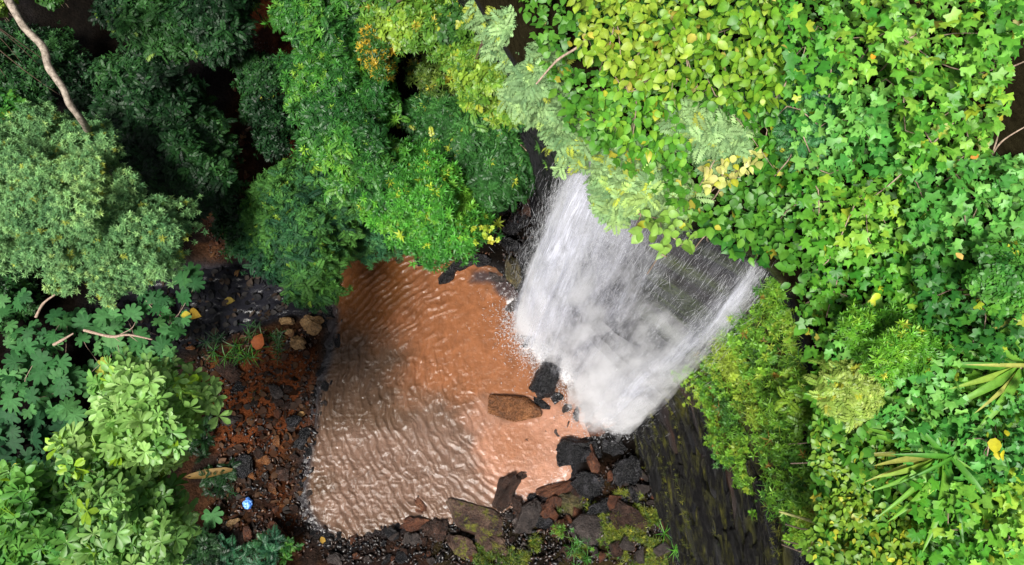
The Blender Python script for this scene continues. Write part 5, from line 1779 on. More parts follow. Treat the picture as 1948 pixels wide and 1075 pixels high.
OVAL3 = blade([(0, 0), (.12, .16), (.35, .3), (.65, .24), (1, 0)], .35, .5, .35)
STAR7 = star([(-140, .6), (-92, .85), (-44, .98), (0, 1.1), (44, .98), (92, .85), (140, .6)], .6, .55, .15)
STARB = star([(-128, .7), (-60, .9), (0, 1.05), (60, .9), (128, .7)], .62, .9, .35)
OV, STARS = [OVAL, OVAL2, OVAL3], [STAR5, STAR5B, STAR3, STAR7, STARB]
shrub('oval_leaf_shrub', 'yellow green round leaved shrub along the top edge', 'shrub',
      [(1085, -20), (1290, -20), (1300, 120), (1290, 190), (1180, 150), (1110, 100)], 1.5, 51, OV, 'oval', 22, YEL, M_LEAF, 2.4, 3, .04, (.36, .32, .05))
shrub('oval_leaf_shrub', 'yellow round leaved shrub left of the star leaved creeper', 'shrub',
      [(1290, -20), (1490, -20), (1500, 110), (1480, 200), (1390, 210), (1295, 170)], 1.6, 52, OV, 'oval', 23, YEL, M_LEAF, 2.4, 3, .05, (.36, .33, .06))
shrub('oval_leaf_shrub', 'fresh green oval leaved shrub in the middle of the cliff top', 'shrub',
      [(1130, 130), (1290, 180), (1320, 280), (1300, 330), (1200, 290), (1150, 240)], 1.2, 53, OV, 'oval', 21, BRI, M_LEAF, 2.4, 3, .06)
shrub('oval_leaf_shrub', 'green oval leaved shrub beside the cream flower cluster', 'shrub',
      [(1310, 190), (1490, 190), (1520, 320), (1470, 350), (1400, 300), (1320, 300)], 1.3, 54, OV, 'oval', 22, BRI, M_LEAF, 2.4, 3, .05)
shrub('oval_leaf_shrub', 'deeper green shrub hanging under the cream leaves at the lip', 'shrub',
      [(1320, 350), (1400, 345), (1480, 330), (1530, 400), (1510, 490), (1450, 500), (1390, 480), (1330, 440)], .4, 55, OV + [STAR3], 'ovst', 24, DKV, M_LEAF, 2.4, 3, .03, amp=.5)
shrub('oval_leaf_shrub', 'pale round leaved spray dangling in front of the falls', 'shrub',
      [(1215, 400), (1260, 380), (1310, 400), (1330, 450), (1290, 480), (1262, 496), (1245, 460), (1205, 440)], .7, 56, OV, 'oval', 24, [(.14, .28, .04), (.2, .34, .06), (.27, .38, .08)], M_LEAF, 1.5, 2.5, .03)
shrub('cream_shrub', 'cream yellow leaf cluster near the right end of the lip', 'shrub',
      [(1335, 310), (1385, 270), (1440, 280), (1445, 310), (1390, 345), (1370, 372), (1338, 358)], 1.3, 57, OV, 'oval', 19, [(.34, .38, .1), (.46, .44, .14), (.5, .45, .2)], M_LEAF, 1.9, 2.5, .1)

rng = np.random.default_rng(4242)
UG = [(960, -60), (1980, -40), (1980, 1110), (1560, 1110), (1545, 850), (1530, 640), (1490, 500), (1330, 430), (1200, 330), (1080, 240), (1030, 100)]
HOLE = [(1900, 90), (1980, 60), (1980, 290), (1900, 300), (1875, 290), (1920, 200)]
pos, ax, nrm, sz, q = carpet(UG, top_z(.85, .25, 60, 88), 2.6, 2, 88, 22, .5, (0, -.6), (.5, 1.3), .2)
kp = poly_sd(q, HOLE) > 0
V, F, C = place([STAR3, OVAL, OVAL2, STAR5], pos[kp], ax[kp], nrm[kp], sz[kp], shade_pick(pos[kp], [(.03, .12, .014), (.06, .19, .018), (.11, .26, .024)], 88, .02))
o = link('undergrowth', mesh_np('undergrowth', V, F, C), M_LEAF)
tag(o, 'darker green undergrowth leaves beneath the cliff top shrubs', 'undergrowth', None, 'stuff')
VGRP = 'star leaved creepers on the cliff top'
for k, (poly, hgt, spx, pal, lab) in enumerate([
        ([(1485, -20), (1700, -20), (1700, 100), (1600, 180), (1495, 170)], 1.6, 40, VINE, 'star leaved creeper along the top edge beside yellow round leaves'),
        ([(1695, -20), (1960, -20), (1945, 60), (1925, 130), (1800, 150), (1695, 110)], 1.7, 36, VINE, 'star leaved creeper in the top right corner'),
        ([(1495, 165), (1600, 175), (1710, 150), (1720, 330), (1600, 340), (1510, 320)], 1.5, 36, VINEB, 'bluish star leaved creeper right of the cream cluster'),
        ([(1700, 110), (1800, 145), (1935, 125), (1920, 215), (1880, 285), (1800, 310), (1715, 330)], 1.7, 36, VINE, 'star leaved creeper beside the dark hole at the right edge'),
        ([(1500, 330), (1610, 335), (1725, 325), (1730, 470), (1640, 500), (1540, 470), (1510, 400)], 1.3, 34, VINE, 'star leaved creeper directly right of the lip of the falls'),
        ([(1720, 325), (1800, 305), (1880, 300), (1960, 295), (1960, 500), (1830, 490), (1725, 470)], 1.4, 33, VINEB, 'star leaved creeper below the dark hole at the right edge'),
        ([(1525, 470), (1640, 500), (1740, 480), (1750, 640), (1640, 660), (1580, 600), (1545, 540)], 1.1, 30, VINE, 'smaller leaved creeper above the mossy slope'),
        ([(1740, 480), (1960, 500), (1960, 690), (1840, 680), (1745, 640)], 1.3, 29, DKV, 'darker small leaved creeper near the right strap leaved plant'),
        ([(1580, 610), (1700, 650), (1840, 680), (1830, 800), (1700, 820), (1620, 780), (1570, 700)], 1.1, 26, VINEB, 'pale small star leaved creeper above the big strap leaved plant'),
        ([(1700, 820), (1830, 790), (1960, 700), (1960, 900), (1850, 940), (1720, 900)], 1.2, 28, VINEB, 'star leaved creeper between the two strap leaved plants'),
        ([(1740, 900), (1850, 930), (1960, 890), (1960, 1095), (1740, 1095)], 1.2, 32, VINE, 'large leaved creeper in the bottom right corner')]):
    shrub('star_leaf_creeper', lab, 'creeper', poly, hgt, 70 + k, STARS, "star", spx * .82, pal, M_LEAF, 2.3, 3, .02, (.3, .38, .03), tilt=.5, amp=.42, scale=110, group=VGRP, sizej=(.4, 1.25))
shrub('small_leaf_hedge', 'low yellow green small leaved bush edging the rock slope', 'bush',
      [(1545, 800), (1630, 790), (1700, 830), (1720, 900), (1680, 960), (1600, 950), (1550, 900)], .9, 90, OV, 'oval', 13, [(.07, .16, .016), (.12, .23, .02), (.19, .29, .025)], M_LEAF, 2.4, 3, .08)
shrub('small_leaf_hedge', 'small leaved yellow green bush at the bottom edge right of the slope', 'bush',
      [(1560, 940), (1680, 960), (1740, 900), (1760, 1000), (1750, 1095), (1570, 1095), (1530, 1040)], .9, 91, OV, 'oval', 14, [(.07, .16, .016), (.12, .23, .02), (.2, .3, .028)], M_LEAF, 2.4, 3, .08)
# yellow accents
shrub('yellow_leaf_cluster', 'bright yellow leaf cluster beside the strap leaved plant', 'creeper', [(1885, 830), (1925, 820), (1930, 860), (1895, 880)], 1.5, 92, OV, 'oval', 24, [(.45, .42, .02), (.55, .48, .03)], M_LEAF, 1.2, 1.5, .0, nobj=40)
shrub('yellow_leaf_cluster', 'lime yellow leaf cluster in the creeper right of the slope', 'creeper', [(1650, 540), (1685, 540), (1690, 575), (1660, 580)], 1.35, 93, OV, 'oval', 24, [(.34, .42, .02), (.42, .46, .03)], M_LEAF, 1.2, 1.5, .0, nobj=40)


# ------------------------------------------------------------------ rosette shrub, lower left
def rosette_shrub(name, label, poly, ztop, drop, seed, pal, size_px, rpx, per, nobj=300, mat=M_LEAF, yellow=.02):
    global rng
    rng = np.random.default_rng(seed)
    cpos, r = clumps(poly, ztop, drop, rpx, seed, 1.5, 1.1)
    r = r * 1.1
    pos, ax, nrm, up = on_clumps(cpos, r, per, .8)
    k = 8
    P_, A_, N_, S_, C_ = [], [], [], [], []
    nn = nrm / np.linalg.norm(nrm, axis=1)[:, None]
    u = ax - nn * (ax * nn).sum(1)[:, None]; u /= np.linalg.norm(u, axis=1)[:, None]
    w = np.cross(nn, u)
    cb_ = shade_pick(pos, pal, seed, yellow, (.2, .34, .02), .5)
    s0 = size_px * rng.uniform(.75, 1.2, len(pos)) * (CAM_H - pos[:, 2]) / FPX
    for i in range(k):
        a = 2 * math.pi * i / k + rng.normal(size=len(pos)) * .22
        el = rng.uniform(R(4), R(36), len(pos))
        d = u * np.cos(a)[:, None] + w * np.sin(a)[:, None]
        A_.append(d * np.cos(el)[:, None] + nn * np.sin(el)[:, None])
        N_.append(nn * np.cos(el)[:, None] - d * np.sin(el)[:, None] + rng.normal(size=(len(pos), 3)) * .12)
        P_.append(pos + nn * (.04 * s0 * i / k)[:, None])
        S_.append(s0 * rng.uniform(.75, 1.1, len(pos)))
        C_.append(cb_ * rng.uniform(.85, 1.15, (len(pos), 1)))
    pos2, A2, N2, S2, C2 = np.vstack(P_), np.vstack(A_), np.vstack(N_), np.concatenate(S_), np.vstack(C_)
    ctr = np.asarray(poly, float).mean(0)
    xy, zg = ground_at(ctr[0], ctr[1], ztop - 1)
    root = empty(name, (xy[0], xy[1], zg))
    tag(root, label, 'shrub', 'rosette leaved shrubs')
    leafy(root, [OBOV], 'obov', pos2, A2, N2, S2, C2, 14, mat, nobj)
    tv, tf = trunk_np(xy, zg, cpos, .09, 12, .7)
    link('trunk', mesh_np('trunk', local(tv, root), tf, smooth=True), M_TWIG, root)


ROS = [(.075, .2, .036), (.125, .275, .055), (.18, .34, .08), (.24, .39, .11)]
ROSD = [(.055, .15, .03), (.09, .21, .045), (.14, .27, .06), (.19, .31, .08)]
rosette_shrub('rosette_shrub', 'pale rosette leaved shrub top reaching over the left bank',
              [(205, 715), (222, 675), (262, 705), (310, 700), (362, 700), (372, 745), (418, 735), (410, 790), (362, 800), (345, 850), (318, 905), (285, 880), (250, 890), (200, 860), (118, 890), (108, 850), (150, 825), (195, 815), (190, 770)], 10.2, .5, 201, ROS, 25, 17, 4)
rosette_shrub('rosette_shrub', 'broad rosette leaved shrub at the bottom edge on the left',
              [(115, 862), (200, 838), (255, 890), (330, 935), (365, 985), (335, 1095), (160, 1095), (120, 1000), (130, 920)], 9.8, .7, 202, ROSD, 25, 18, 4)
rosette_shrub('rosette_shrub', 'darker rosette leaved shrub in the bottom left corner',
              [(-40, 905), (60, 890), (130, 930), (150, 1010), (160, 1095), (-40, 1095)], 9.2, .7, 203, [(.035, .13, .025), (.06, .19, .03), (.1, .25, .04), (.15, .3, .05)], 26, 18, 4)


# ------------------------------------------------------------------ soft lobed plants, left
def lobed_plant(name, label, poly, zt, seed, pal, size_px, dens, nobj=220):
    return shrub(name, label, 'plant', poly, 0, seed, [LOBED, LOBED2], 'lobed', size_px, pal, M_LEAF_MATT, dens, 2.2, .01, (.2, .22, .03), .35, .3, 60,
                 'lobed leaved plants', (.1, -.2), nobj, (.55, 1.2), .3, .6, zf=lambda q: zt + bump_z(q, .5, 50, seed), base_z=zt * .7)


LOB = [(.016, .07, .02), (.028, .105, .028), (.046, .145, .04), (.07, .18, .052)]
lobed_plant('lobed_plant', 'lobed green plant growing over the dark stream below the sage crown', [(250, 560), (320, 525), (372, 512), (382, 540), (350, 600), (338, 680), (280, 700), (230, 640)], 2.6, 301, LOB, 42, 1.7)
lobed_plant('lobed_plant', 'lobed green plant right above the pale rosette shrub', [(110, 600), (180, 575), (260, 600), (280, 690), (220, 720), (170, 770), (110, 720)], 2.6, 302, LOB, 42, 1.7)
lobed_plant('lobed_plant', 'lobed green plant at the left edge under the sage crown', [(-30, 570), (60, 560), (120, 600), (120, 720), (140, 790), (-30, 790)], 2.8, 303, LOB, 42, 1.7)
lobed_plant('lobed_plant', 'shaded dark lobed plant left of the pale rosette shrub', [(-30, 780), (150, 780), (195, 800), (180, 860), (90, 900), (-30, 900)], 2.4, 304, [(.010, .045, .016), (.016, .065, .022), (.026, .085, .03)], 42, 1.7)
lobed_plant('lobed_plant', 'small lobed leaf plant beside the blue plastic bag', [(365, 945), (400, 938), (430, 960), (428, 990), (390, 985)], .8, 305, LOB, 38, 1.0, 30)
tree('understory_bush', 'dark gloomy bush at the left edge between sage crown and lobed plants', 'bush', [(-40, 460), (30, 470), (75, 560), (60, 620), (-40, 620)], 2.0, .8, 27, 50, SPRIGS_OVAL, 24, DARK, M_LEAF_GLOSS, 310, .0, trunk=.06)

# ------------------------------------------------------------------ ferns and tufts of the left bank
for k, (px, py, rp, z, lab, pal) in enumerate([
        (415, 905, 34, .6, 'dark spiky fern tuft above the blue plastic bag', DARK), (380, 840, 40, .7, 'dark fern at the edge of the rosette shrub', DARK),
        (510, 1055, 42, .9, 'bright teal fern at the bottom edge beside brown slab', TEAL), (430, 1062, 40, .8, 'dark teal fern at the bottom edge left of the square block', TEAL),
        (385, 1045, 44, .9, 'darkest fern at the bottom edge beside the rosette shrub', DARK), (470, 655, 36, .5, 'mossy green tuft on the bank beside the orange leaf', MID),
        (435, 670, 34, .5, 'green grass tuft at the edge of the dark stream', MID), (525, 650, 28, .5, 'grass tuft between orange leaf and tan stones', MID),
        (400, 655, 26, .5, 'thin grass tuft nearest the lobed plant', DARKT), (490, 752, 14, .4, 'tiny green seedling on the red soil', MID),
        (432, 925, 26, .5, 'dark grass tuft between black boulder and bag', DARKT), (548, 1040, 22, .8, 'small pale fern tip at the bottom edge', MID)]):
    rng = np.random.default_rng(400 + k)
    p = at(px, py, z); zg = ground_h(p[0], p[1])[0][0]
    root = empty('fern_tuft' if 'fern' in lab else 'grass_tuft', (p[0], p[1], zg))
    tag(root, lab, 'fern' if 'fern' in lab else 'grass tuft')
    n = 10 if rp > 20 else 4
    cp = np.array([[p[0], p[1], z]]) + rng.normal(size=(n, 3)) * rp * .4 * mpp(z) * np.array([1, 1, .1])
    nr_ = np.array([0, 0, 1.0]) + rng.normal(size=(n, 3)) * .3
    szz = rp * .8 * mpp(z) * rng.uniform(.6, 1.1, n)
    V, F, C = place(FERN if 'fern' in lab else GRASS, cp, rng.normal(size=(n, 3)), nr_, szz, shade_pick(cp, pal, k, .0))
    o = link('frond_mass', mesh_np('frond_mass', local(V, root), F, C), M_LEAF, root); o['kind'] = 'stuff'
    tv, tf = join_np([tube_np(spline([np.array([p[0], p[1], zg - .05]), (np.array([p[0], p[1], zg]) + c_) / 2, c_], 5), np.linspace(.012, .006, 5), 4) for c_ in cp[:5]])
    link('stalk', mesh_np('stalk', local(tv, root), tf), M_BARK, root)

# ------------------------------------------------------------------ moss and small ferns on the cliff slope and lower bank
rng = np.random.default_rng(500)
jj, ii_ = rng.integers(6, NF - 1, 60000), rng.integers(120, NS - 2, 60000)
fp = face[jj, ii_] + rng.normal(size=(60000, 3)) * .05
fq = project(fp)
MOSS_POLY = [(1310, 710), (1390, 630), (1455, 560), (1490, 520), (1545, 500), (1600, 640), (1610, 1060), (1560, 1050), (1480, 990), (1420, 920), (1350, 800)]
sdm = poly_sd(fq, MOSS_POLY) + 30 * fbm(p3(fq[:, 0] / 40, fq[:, 1] / 40, 1), 3, 5)
dens_ = (1 - sstep(-25, 15, sdm)) * np.clip(.55 + 1.6 * fbm(fp * .9, 3, 15), .03, 1)
kp = rng.random(60000) < dens_ * .95
fp = fp[kp]
fo_ = -outd[ii_[kp]]
fn = np.concatenate([fo_ * .8, np.full((len(fp), 1), .8)], 1) + rng.normal(size=(len(fp), 3)) * .35
fp = fp + np.concatenate([fo_, np.full((len(fp), 1), .5)], 1) * (.05 + .2 * rng.random((len(fp), 1)))
fa = rng.normal(size=(len(fp), 3)) + np.array([0, 0, -.6])
MOSSPAL = [(.03, .10, .014), (.06, .17, .018), (.10, .23, .02), (.13, .27, .022), (.2, .28, .028)]
V, F, C = place(MOSSY + GRASS[:2] + SPRIGS_FINE[:2] + SPRIGS_WIDE[:1], fp, fa, fn, rng.uniform(.07, .26, len(fp)), shade_pick(fp * 1.6, MOSSPAL, 9, .02, (.2, .12, .02), .9))
o = link('slope_moss', mesh_np('slope_moss', V, F, C), M_LEAF)
tag(o, 'green and yellow moss and small plants covering the slope right of the falls', 'moss', None, 'stuff')

rng = np.random.default_rng(502)
jj, ii_ = rng.integers(3, NF - 1, 50000), rng.integers(150, NS - 2, 50000)
fp = face[jj, ii_]
fq = project(fp)
kp = (poly_sd(fq, [(1210, 820), (1290, 740), (1400, 860), (1480, 930), (1570, 980), (1580, 1090), (1280, 1090), (1240, 960)]) < 0) & (mstripe[jj * NS + ii_] * rng.random(50000) > .55)
kp &= rng.random(50000) < .5
fo_ = -outd[ii_[kp]]
fp = fp[kp] + np.concatenate([fo_, np.full((kp.sum(), 1), .3)], 1) * (.10 + .12 * rng.random((kp.sum(), 1)))
V, F, C = place(MOSSY + GRASS, fp, rng.normal(size=fp.shape) * .4 + np.array([.35, -.9, 0]), np.concatenate([fo_, np.full((len(fp), 1), .9)], 1) + rng.normal(size=fp.shape) * .3, rng.uniform(.05, .17, len(fp)),
                shade_pick(fp, [(.02, .03, .006), (.05, .06, .008), (.1, .105, .012), (.15, .15, .02)], 19, .0))
o = link('strata_moss', mesh_np('strata_moss', V, F, C), M_LEAF_MATT)
tag(o, 'yellow olive moss streaks along the wet black strata', 'moss', None, 'stuff')

rng = np.random.default_rng(503)
lp, lc = [], []
for poly, n, pal in [(STREAM_PX, 420, [(.006, .006, .007), (.014, .012, .012), (.010, .010, .012), (.03, .02, .014)]), (LEFT_BANK, 450, [(.035, .014, .006), (.022, .010, .005), (.055, .025, .01), (.012, .008, .006)]),
                     ([(440, -20), (560, -20), (600, 330), (690, 450), (480, 480), (400, 500), (390, 390), (450, 300)], 420, [(.07, .025, .01), (.04, .016, .008), (.1, .05, .02)])]:
    q = scatter(poly, n); w = at(q[:, 0], q[:, 1], .1); zg = np.maximum(ground_h(w[:, 0], w[:, 1])[0], .03)
    w = at(q[:, 0], q[:, 1], zg); w[:, 2] += .03 + .04 * rng.random(n)
    lp.append(w); lc.append(np.array(pal)[rng.integers(len(pal), size=n)] * rng.uniform(.7, 1.3, (n, 1)))
lp, lc = np.vstack(lp), np.vstack(lc)
V, F, C = place([OVAL, LANCE2, OVAL2], lp, rng.normal(size=lp.shape), np.array([0, 0, 1.0]) + rng.normal(size=lp.shape) * .3, rng.uniform(.12, .34, len(lp)), lc)
o = link('leaf_litter', mesh_np('leaf_litter', V, F, C), M_LEAF_MATT)
tag(o, 'dead brown and blackened leaves lying on the bank and stream', 'leaf litter', None, 'stuff')

rng = np.random.default_rng(501)
pts = scatter([(840, 1030), (900, 1030), (960, 1050), (1020, 1000), (1090, 950), (1200, 930), (1250, 960), (1310, 1080), (840, 1080)], 5000)
wv = at(pts[:, 0], pts[:, 1], .6); zg = ground_h(wv[:, 0], wv[:, 1])[0]; wv = at(pts[:, 0], pts[:, 1], zg)
kp = fbm(wv * 1.1, 3, 44) > -.02
wv = wv[kp]; wv[:, 2] += .05 + .1 * rng.random(len(wv))
V, F, C = place(MOSSY + GRASS, wv, rng.normal(size=wv.shape), np.array([0, 0, 1.0]) + rng.normal(size=wv.shape) * .4, rng.uniform(.08, .22, len(wv)),
                shade_pick(wv, [(.02, .06, .01), (.05, .1, .012), (.12, .15, .014), (.18, .19, .02)], 12, .02))
o = link('bank_moss', mesh_np('bank_moss', V, F, C), M_LEAF)
tag(o, 'olive and green moss tufts on the lower bank', 'moss', None, 'stuff')
for k, (px, py, rp, z, lab, pal) in enumerate([
        (1098, 1052, 34, 1.0, 'bright green grass tuft below the domed grey boulder', MID), (1300, 1040, 36, 1.8, 'vivid green plant at the foot of the wet strata', [(.03, .14, .014), (.06, .22, .016), (.1, .28, .02)]),
        (1062, 1010, 22, .9, 'small green tuft left of the domed grey boulder', MIDY), (1175, 1035, 26, 1.1, 'yellow green moss tuft right of the domed grey boulder', MIDY)]):
    rng = np.random.default_rng(600 + k)
    p = at(px, py, z)
    root = empty('grass_tuft', tuple(p)); tag(root, lab, 'grass tuft')
    n = 22
    cp = p + rng.normal(size=(n, 3)) * rp * .38 * mpp(z) * np.array([1, 1, .25])
    V, F, C = place(GRASS + MOSSY, cp, rng.normal(size=(n, 3)), np.array([0, 0, 1.0]) + rng.normal(size=(n, 3)) * .4, rp * .6 * mpp(z) * rng.uniform(.6, 1.1, n), shade_pick(cp, pal, k, .02))
    o = link('blade_mass', mesh_np('blade_mass', local(V, root), F, C), M_LEAF, root); o['kind'] = 'stuff'

# ------------------------------------------------------------------ strap leaved plants, right
def strap_plant(label, px, py, hgt, seed, leaves):
    rngp = random.Random(seed)
    w = at(px, py, 15.0)
    zb = plateau_z(np.array([w[0]]), np.array([w[1]]))[0] + hgt
    p = at(px, py, zb)
    root = empty('strap_leaf_plant', tuple(p))
    tag(root, label, 'plant', 'strap leaved plants')
    for k, (ang, lpx, c) in enumerate(leaves):
        v, t, cc = STRAP
        me = mesh_np('leaf', v, t, np.array(c)[None] * cc[:, None])
        me.materials.append(M_LEAF)
        o = bpy.data.objects.new('leaf', me)
        L = lpx * .74 * (CAM_H - zb) / FPX
        o.scale = (L, L * rngp.uniform(.9, 1.5), L * rngp.uniform(.9, 1.5))
        o.rotation_euler = (R(rngp.uniform(-25, 25)), R(-rngp.uniform(16, 34)), R(ang + rngp.uniform(-6, 6)))
        o.location = (0, 0, .02 * k)
        col.objects.link(o); o.parent = root
    cv, cf = tube_np([(0, 0, -1.0), (0, 0, -.4), (0, 0, .12)], [.06, .07, .05], 8)
    link('crown_base', mesh_np('crown_base', cv, cf, smooth=True), M_TWIG, root)


G1, G2, G3, G4 = (.06, .2, .02), (.12, .28, .03), (.2, .31, .04), (.3, .31, .07)
strap_plant('big strap leaved plant with yellow tips low on the right', 1780, 870, .84, 1, [
    (172, 180, G4), (160, 190, G2), (150, 170, G2), (183, 165, G4), (191, 175, G4), (201, 170, G3), (212, 185, G2), (222, 200, G2), (235, 180, G2), (250, 200, G2), (262, 190, G1),
    (140, 130, G1), (110, 150, G2), (95, 140, G1), (60, 110, G1), (20, 130, G1), (-10, 150, G1), (-40, 120, G2), (-70, 130, G1), (178, 120, G1), (205, 120, G1)])
strap_plant('strap leaved plant cut by the right edge with drooping blades', 1935, 700, .88, 2, [
    (165, 170, G2), (180, 190, G1), (195, 180, G3), (210, 190, G2), (222, 170, G4), (235, 200, G2), (250, 180, G1), (265, 170, G2), (150, 160, G2), (135, 140, G1), (120, 150, G2), (100, 120, G1), (280, 150, G1), (188, 140, G4)])
strap_plant('small strap leaved tuft with one pale leaf at the right edge', 1955, 600, .85, 3, [(130, 120, G1), (150, 140, G1), (170, 120, G2), (190, 150, G4), (205, 120, G2), (115, 120, G1), (100, 110, G1)])

# ------------------------------------------------------------------ bare trunk, twigs
def bare(name, label, cat, pts, radii, mat, twigs=()):
    P_ = np.array([at(x, y, z) for x, y, z in pts])
    root_loc = P_[0]
    n = len(pts) * 7
    v, f = tube_np(spline(P_, n), np.interp(np.linspace(0, 1, n), np.linspace(0, 1, len(radii)), radii) * (1 + .10 * vnoise(p3(np.arange(n) * .45, 0, 0), 3)), 10)
    e = empty(name, tuple(root_loc))
    tag(e, label, cat)
    link('limb', mesh_np('limb', local(v, e), f, smooth=True), mat, e)
    for t in twigs:
        Q = np.array([at(x, y, z) for x, y, z in t])
        v, f = tube_np(spline(Q, 8), np.linspace(radii[-1] * .8, radii[-1] * .25, 8), 5)
        link('twig', mesh_np('twig', local(v, e), f, smooth=True), mat, e)


bare('leaning_tree', 'pale bare twisting tree trunk crossing the dark top left corner', 'tree trunk',
     [(-40, -80, 10.0), (12, -6, 9.8), (45, 50, 9.6), (82, 90, 9.4), (93, 128, 9.3), (120, 168, 9.1), (134, 200, 8.8), (158, 232, 8.2), (170, 258, 6.6), (176, 290, 3.6), (178, 320, 1.0)],
     [.085, .09, .09, .09, .088, .086, .085, .085, .085, .09, .11], M_BARK_PALE)
bare('bare_branch', 'grey bare branch lying across the lobed plants on the left', 'branch', [(160, 628, 3.2), (210, 640, 3.3), (245, 637, 3.3), (290, 646, 3.2)], [.05, .045, .035, .02], M_TWIG,
     [[(225, 638, 3.3), (250, 625, 3.4), (258, 612, 3.5)], [(215, 640, 3.3), (228, 650, 3.3)], [(245, 637, 3.3), (262, 650, 3.2)]])
bare('bare_branch', 'short grey branch at the left above the lobed plants', 'branch', [(68, 604, 3.4), (82, 578, 3.5), (105, 560, 3.6)], [.045, .035, .025], M_TWIG)
bare('bare_branch', 'pale broken twig left of the lobed plants', 'branch', [(102, 656, 3.2), (120, 646, 3.3), (140, 634, 3.4)], [.05, .04, .02], M_TWIG)
bare('bare_branch', 'bare grey branches in front of the red earth gully', 'branch', [(470, 245, 2.6), (505, 228, 2.8), (540, 218, 2.9), (566, 222, 3.0)], [.02, .03, .035, .04], M_TWIG,
     [[(500, 230, 2.8), (515, 205, 3.0), (530, 185, 3.1)], [(520, 222, 2.8), (510, 240, 2.7), (505, 262, 2.6)]])
bare('bare_branch', 'thin bare twig over the dark alcove', 'branch', [(985, 270, 6), (1000, 285, 5.9), (1020, 300, 5.8), (1030, 320, 5.6)], [.02, .018, .015, .01], M_TWIG)
bare('fallen_stick', 'straight pale stick jutting from the green edge over wet rock', 'stick', [(1590, 1006, 12.9), (1540, 990, 12.6), (1482, 973, 12.4)], [.03, .026, .02], bark_material('green_stick', (.12, .13, .03), (.3, .3, .1), 20, .6, 1))
for k, (pts, lab) in enumerate([([(1880, 310, 14.5), (1905, 270, 14.8), (1960, 235, 15)], 'bare twig crossing the dark hole at the right edge'),
                                ([(1885, 300, 14.4), (1895, 270, 14.6), (1902, 245, 14.7)], 'upright thin twig in the dark hole at the right edge'),
                                ([(1890, 140, 14.6), (1930, 125, 14.8), (1960, 112, 15)], 'thin twig at the top of the dark hole')]):
    bare('bare_twig', lab, 'twig', pts, [.014, .012, .008], M_TWIG)
bare('bare_branch', 'long thin stem running through the feathery bush above the falls', 'branch', [(1020, 160, 14.0), (1060, 115, 14.3), (1105, 85, 14.5), (1135, 45, 14.7)], [.015, .02, .02, .015], M_TWIG, [[(1105, 85, 14.5), (1118, 75, 14.5), (1125, 88, 14.4)]])


# ------------------------------------------------------------------ fallen leaves and litter
def paper_leaf(label, px, py, lpx, ang, c, z=None, shape=OVAL):
    v, t, cc = shape
    if z is None:
        p = at(px, py, .3); z = max(ground_h(p[0], p[1])[0][0], 0.0) + .1
    p = at(px, py, z)
    v2 = v.copy(); v2[:, 0] -= .5; v2[:, 2] += .12 * np.sin(v2[:, 0] * 5) + .1 * np.abs(v2[:, 1])
    me = mesh_np('fallen_leaf', v2, t, np.array(c)[None] * cc[:, None])
    o = link('fallen_leaf', me, M_LEAF_MATT)
    L = lpx * mpp(z)
    o.location = p; o.scale = (L, L, L); o.rotation_euler = (R(random.uniform(-15, 15)), R(random.uniform(-15, 15)), R(ang))
    tag(o, label, 'leaf')


paper_leaf('big orange fallen leaf standing out on the left bank', 490, 650, 32, 80, (.24, .065, .018), z=.95, shape=OVAL2)
paper_leaf('ochre fallen leaf at the edge of the dark stream', 366, 597, 34, -18, (.3, .19, .02), .12, OVAL)
paper_leaf('dull yellow leaf floating on the dark stream', 435, 572, 22, 5, (.22, .16, .03), .09)
paper_leaf('small orange leaf under the edge of the sage crown', 120, 551, 20, -5, (.3, .12, .03), 2.4)
paper_leaf('yellow leaf on gravel at the lower left pool corner', 614, 1028, 14, -60, (.3, .18, .03))
paper_leaf('pale brown leaf floating near the teal tree', 450, 520, 16, 60, (.25, .13, .05), .09)
paper_leaf('tan curled leaf on the rim of the pool', 573, 788, 16, 20, (.35, .2, .08))
paper_leaf('orange leaf stuck on the wet strata', 1271, 822, 14, 80, (.5, .22, .03), 2.6)
paper_leaf('orange leaf in the creeper right of the top', 1661, 107, 18, 60, (.55, .28, .02), 16.0)
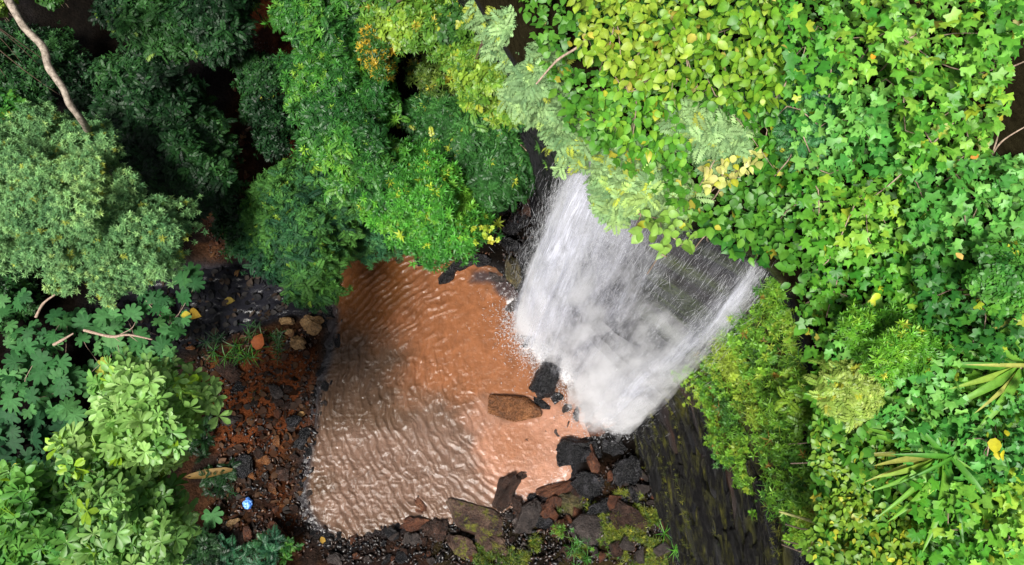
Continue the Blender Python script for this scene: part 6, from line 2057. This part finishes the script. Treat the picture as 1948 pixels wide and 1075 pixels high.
paper_leaf('tan leaf in the creeper near the right edge', 1826, 487, 18, -50, (.45, .3, .08), 16.2)
paper_leaf('rusty brown leaf at the foot of the dark hole', 1855, 297, 18, 20, (.4, .17, .03), 15.4)
paper_leaf('yellow leaf bunch among the lobed plants at lower left', 32, 892, 30, 60, (.5, .42, .03), 3.6)
paper_leaf('yellow seedling leaf below the pale sage crown', 352, 598, 20, 10, (.32, .26, .03), 2.8)
paper_leaf('brown curved palm sheath lying on the left bank', 400, 900, 90, 8, (.16, .1, .03), .8, blade([(0, 0), (.1, .05), (.4, .09), (.8, .06), (1, 0)], .6, .1))

# crumpled blue plastic bag
bm = bmesh.new()
bmesh.ops.create_icosphere(bm, subdivisions=4, radius=1)
for v in bm.verts:
    n = v.co.normalized()
    d = 1 - .34 * abs(mnoise.noise(n * 2.1)) - .22 * abs(mnoise.noise(n * 4.7 + Vector((3, 1, 2)))) + .10 * mnoise.noise(n * 9)
    v.co = n * d
    v.co.x *= .17 * (1 + .25 * mnoise.noise(Vector((v.co.y * 3, 1, 0)))); v.co.y *= .21; v.co.z *= .11
me = bpy.data.meshes.new('plastic_bag'); bm.to_mesh(me); bm.free()
m, nt, nd, lk, out = new_mat('blue_plastic')
b = N(nt, 'ShaderNodeBsdfPrincipled', Roughness=.35)
geo = nd.new('ShaderNodeNewGeometry')
nz = N(nt, 'ShaderNodeTexNoise', Scale=14.0, Detail=3.0); lk.new(geo.outputs['Position'], nz.inputs['Vector'])
rp = ramp(nt, [(.4, (.02, .13, .55)), (.66, (.22, .42, .85))]); lk.new(nz.outputs['Fac'], rp.inputs[0]); lk.new(rp.outputs[0], b.inputs['Base Color'])
lk.new(b.outputs[0], out.inputs['Surface'])
me.polygons.foreach_set('use_smooth', np.ones(len(me.polygons), bool))
p = at(473, 957, .3); zg = ground_h(p[0], p[1])[0][0]
bag = link('plastic_bag', me, m); bag.location = (*at(473, 957, zg)[:2], zg + .09); bag.rotation_euler = (0, 0, R(15))
tag(bag, 'crumpled bright blue plastic bag lying on the left bank', 'bag')
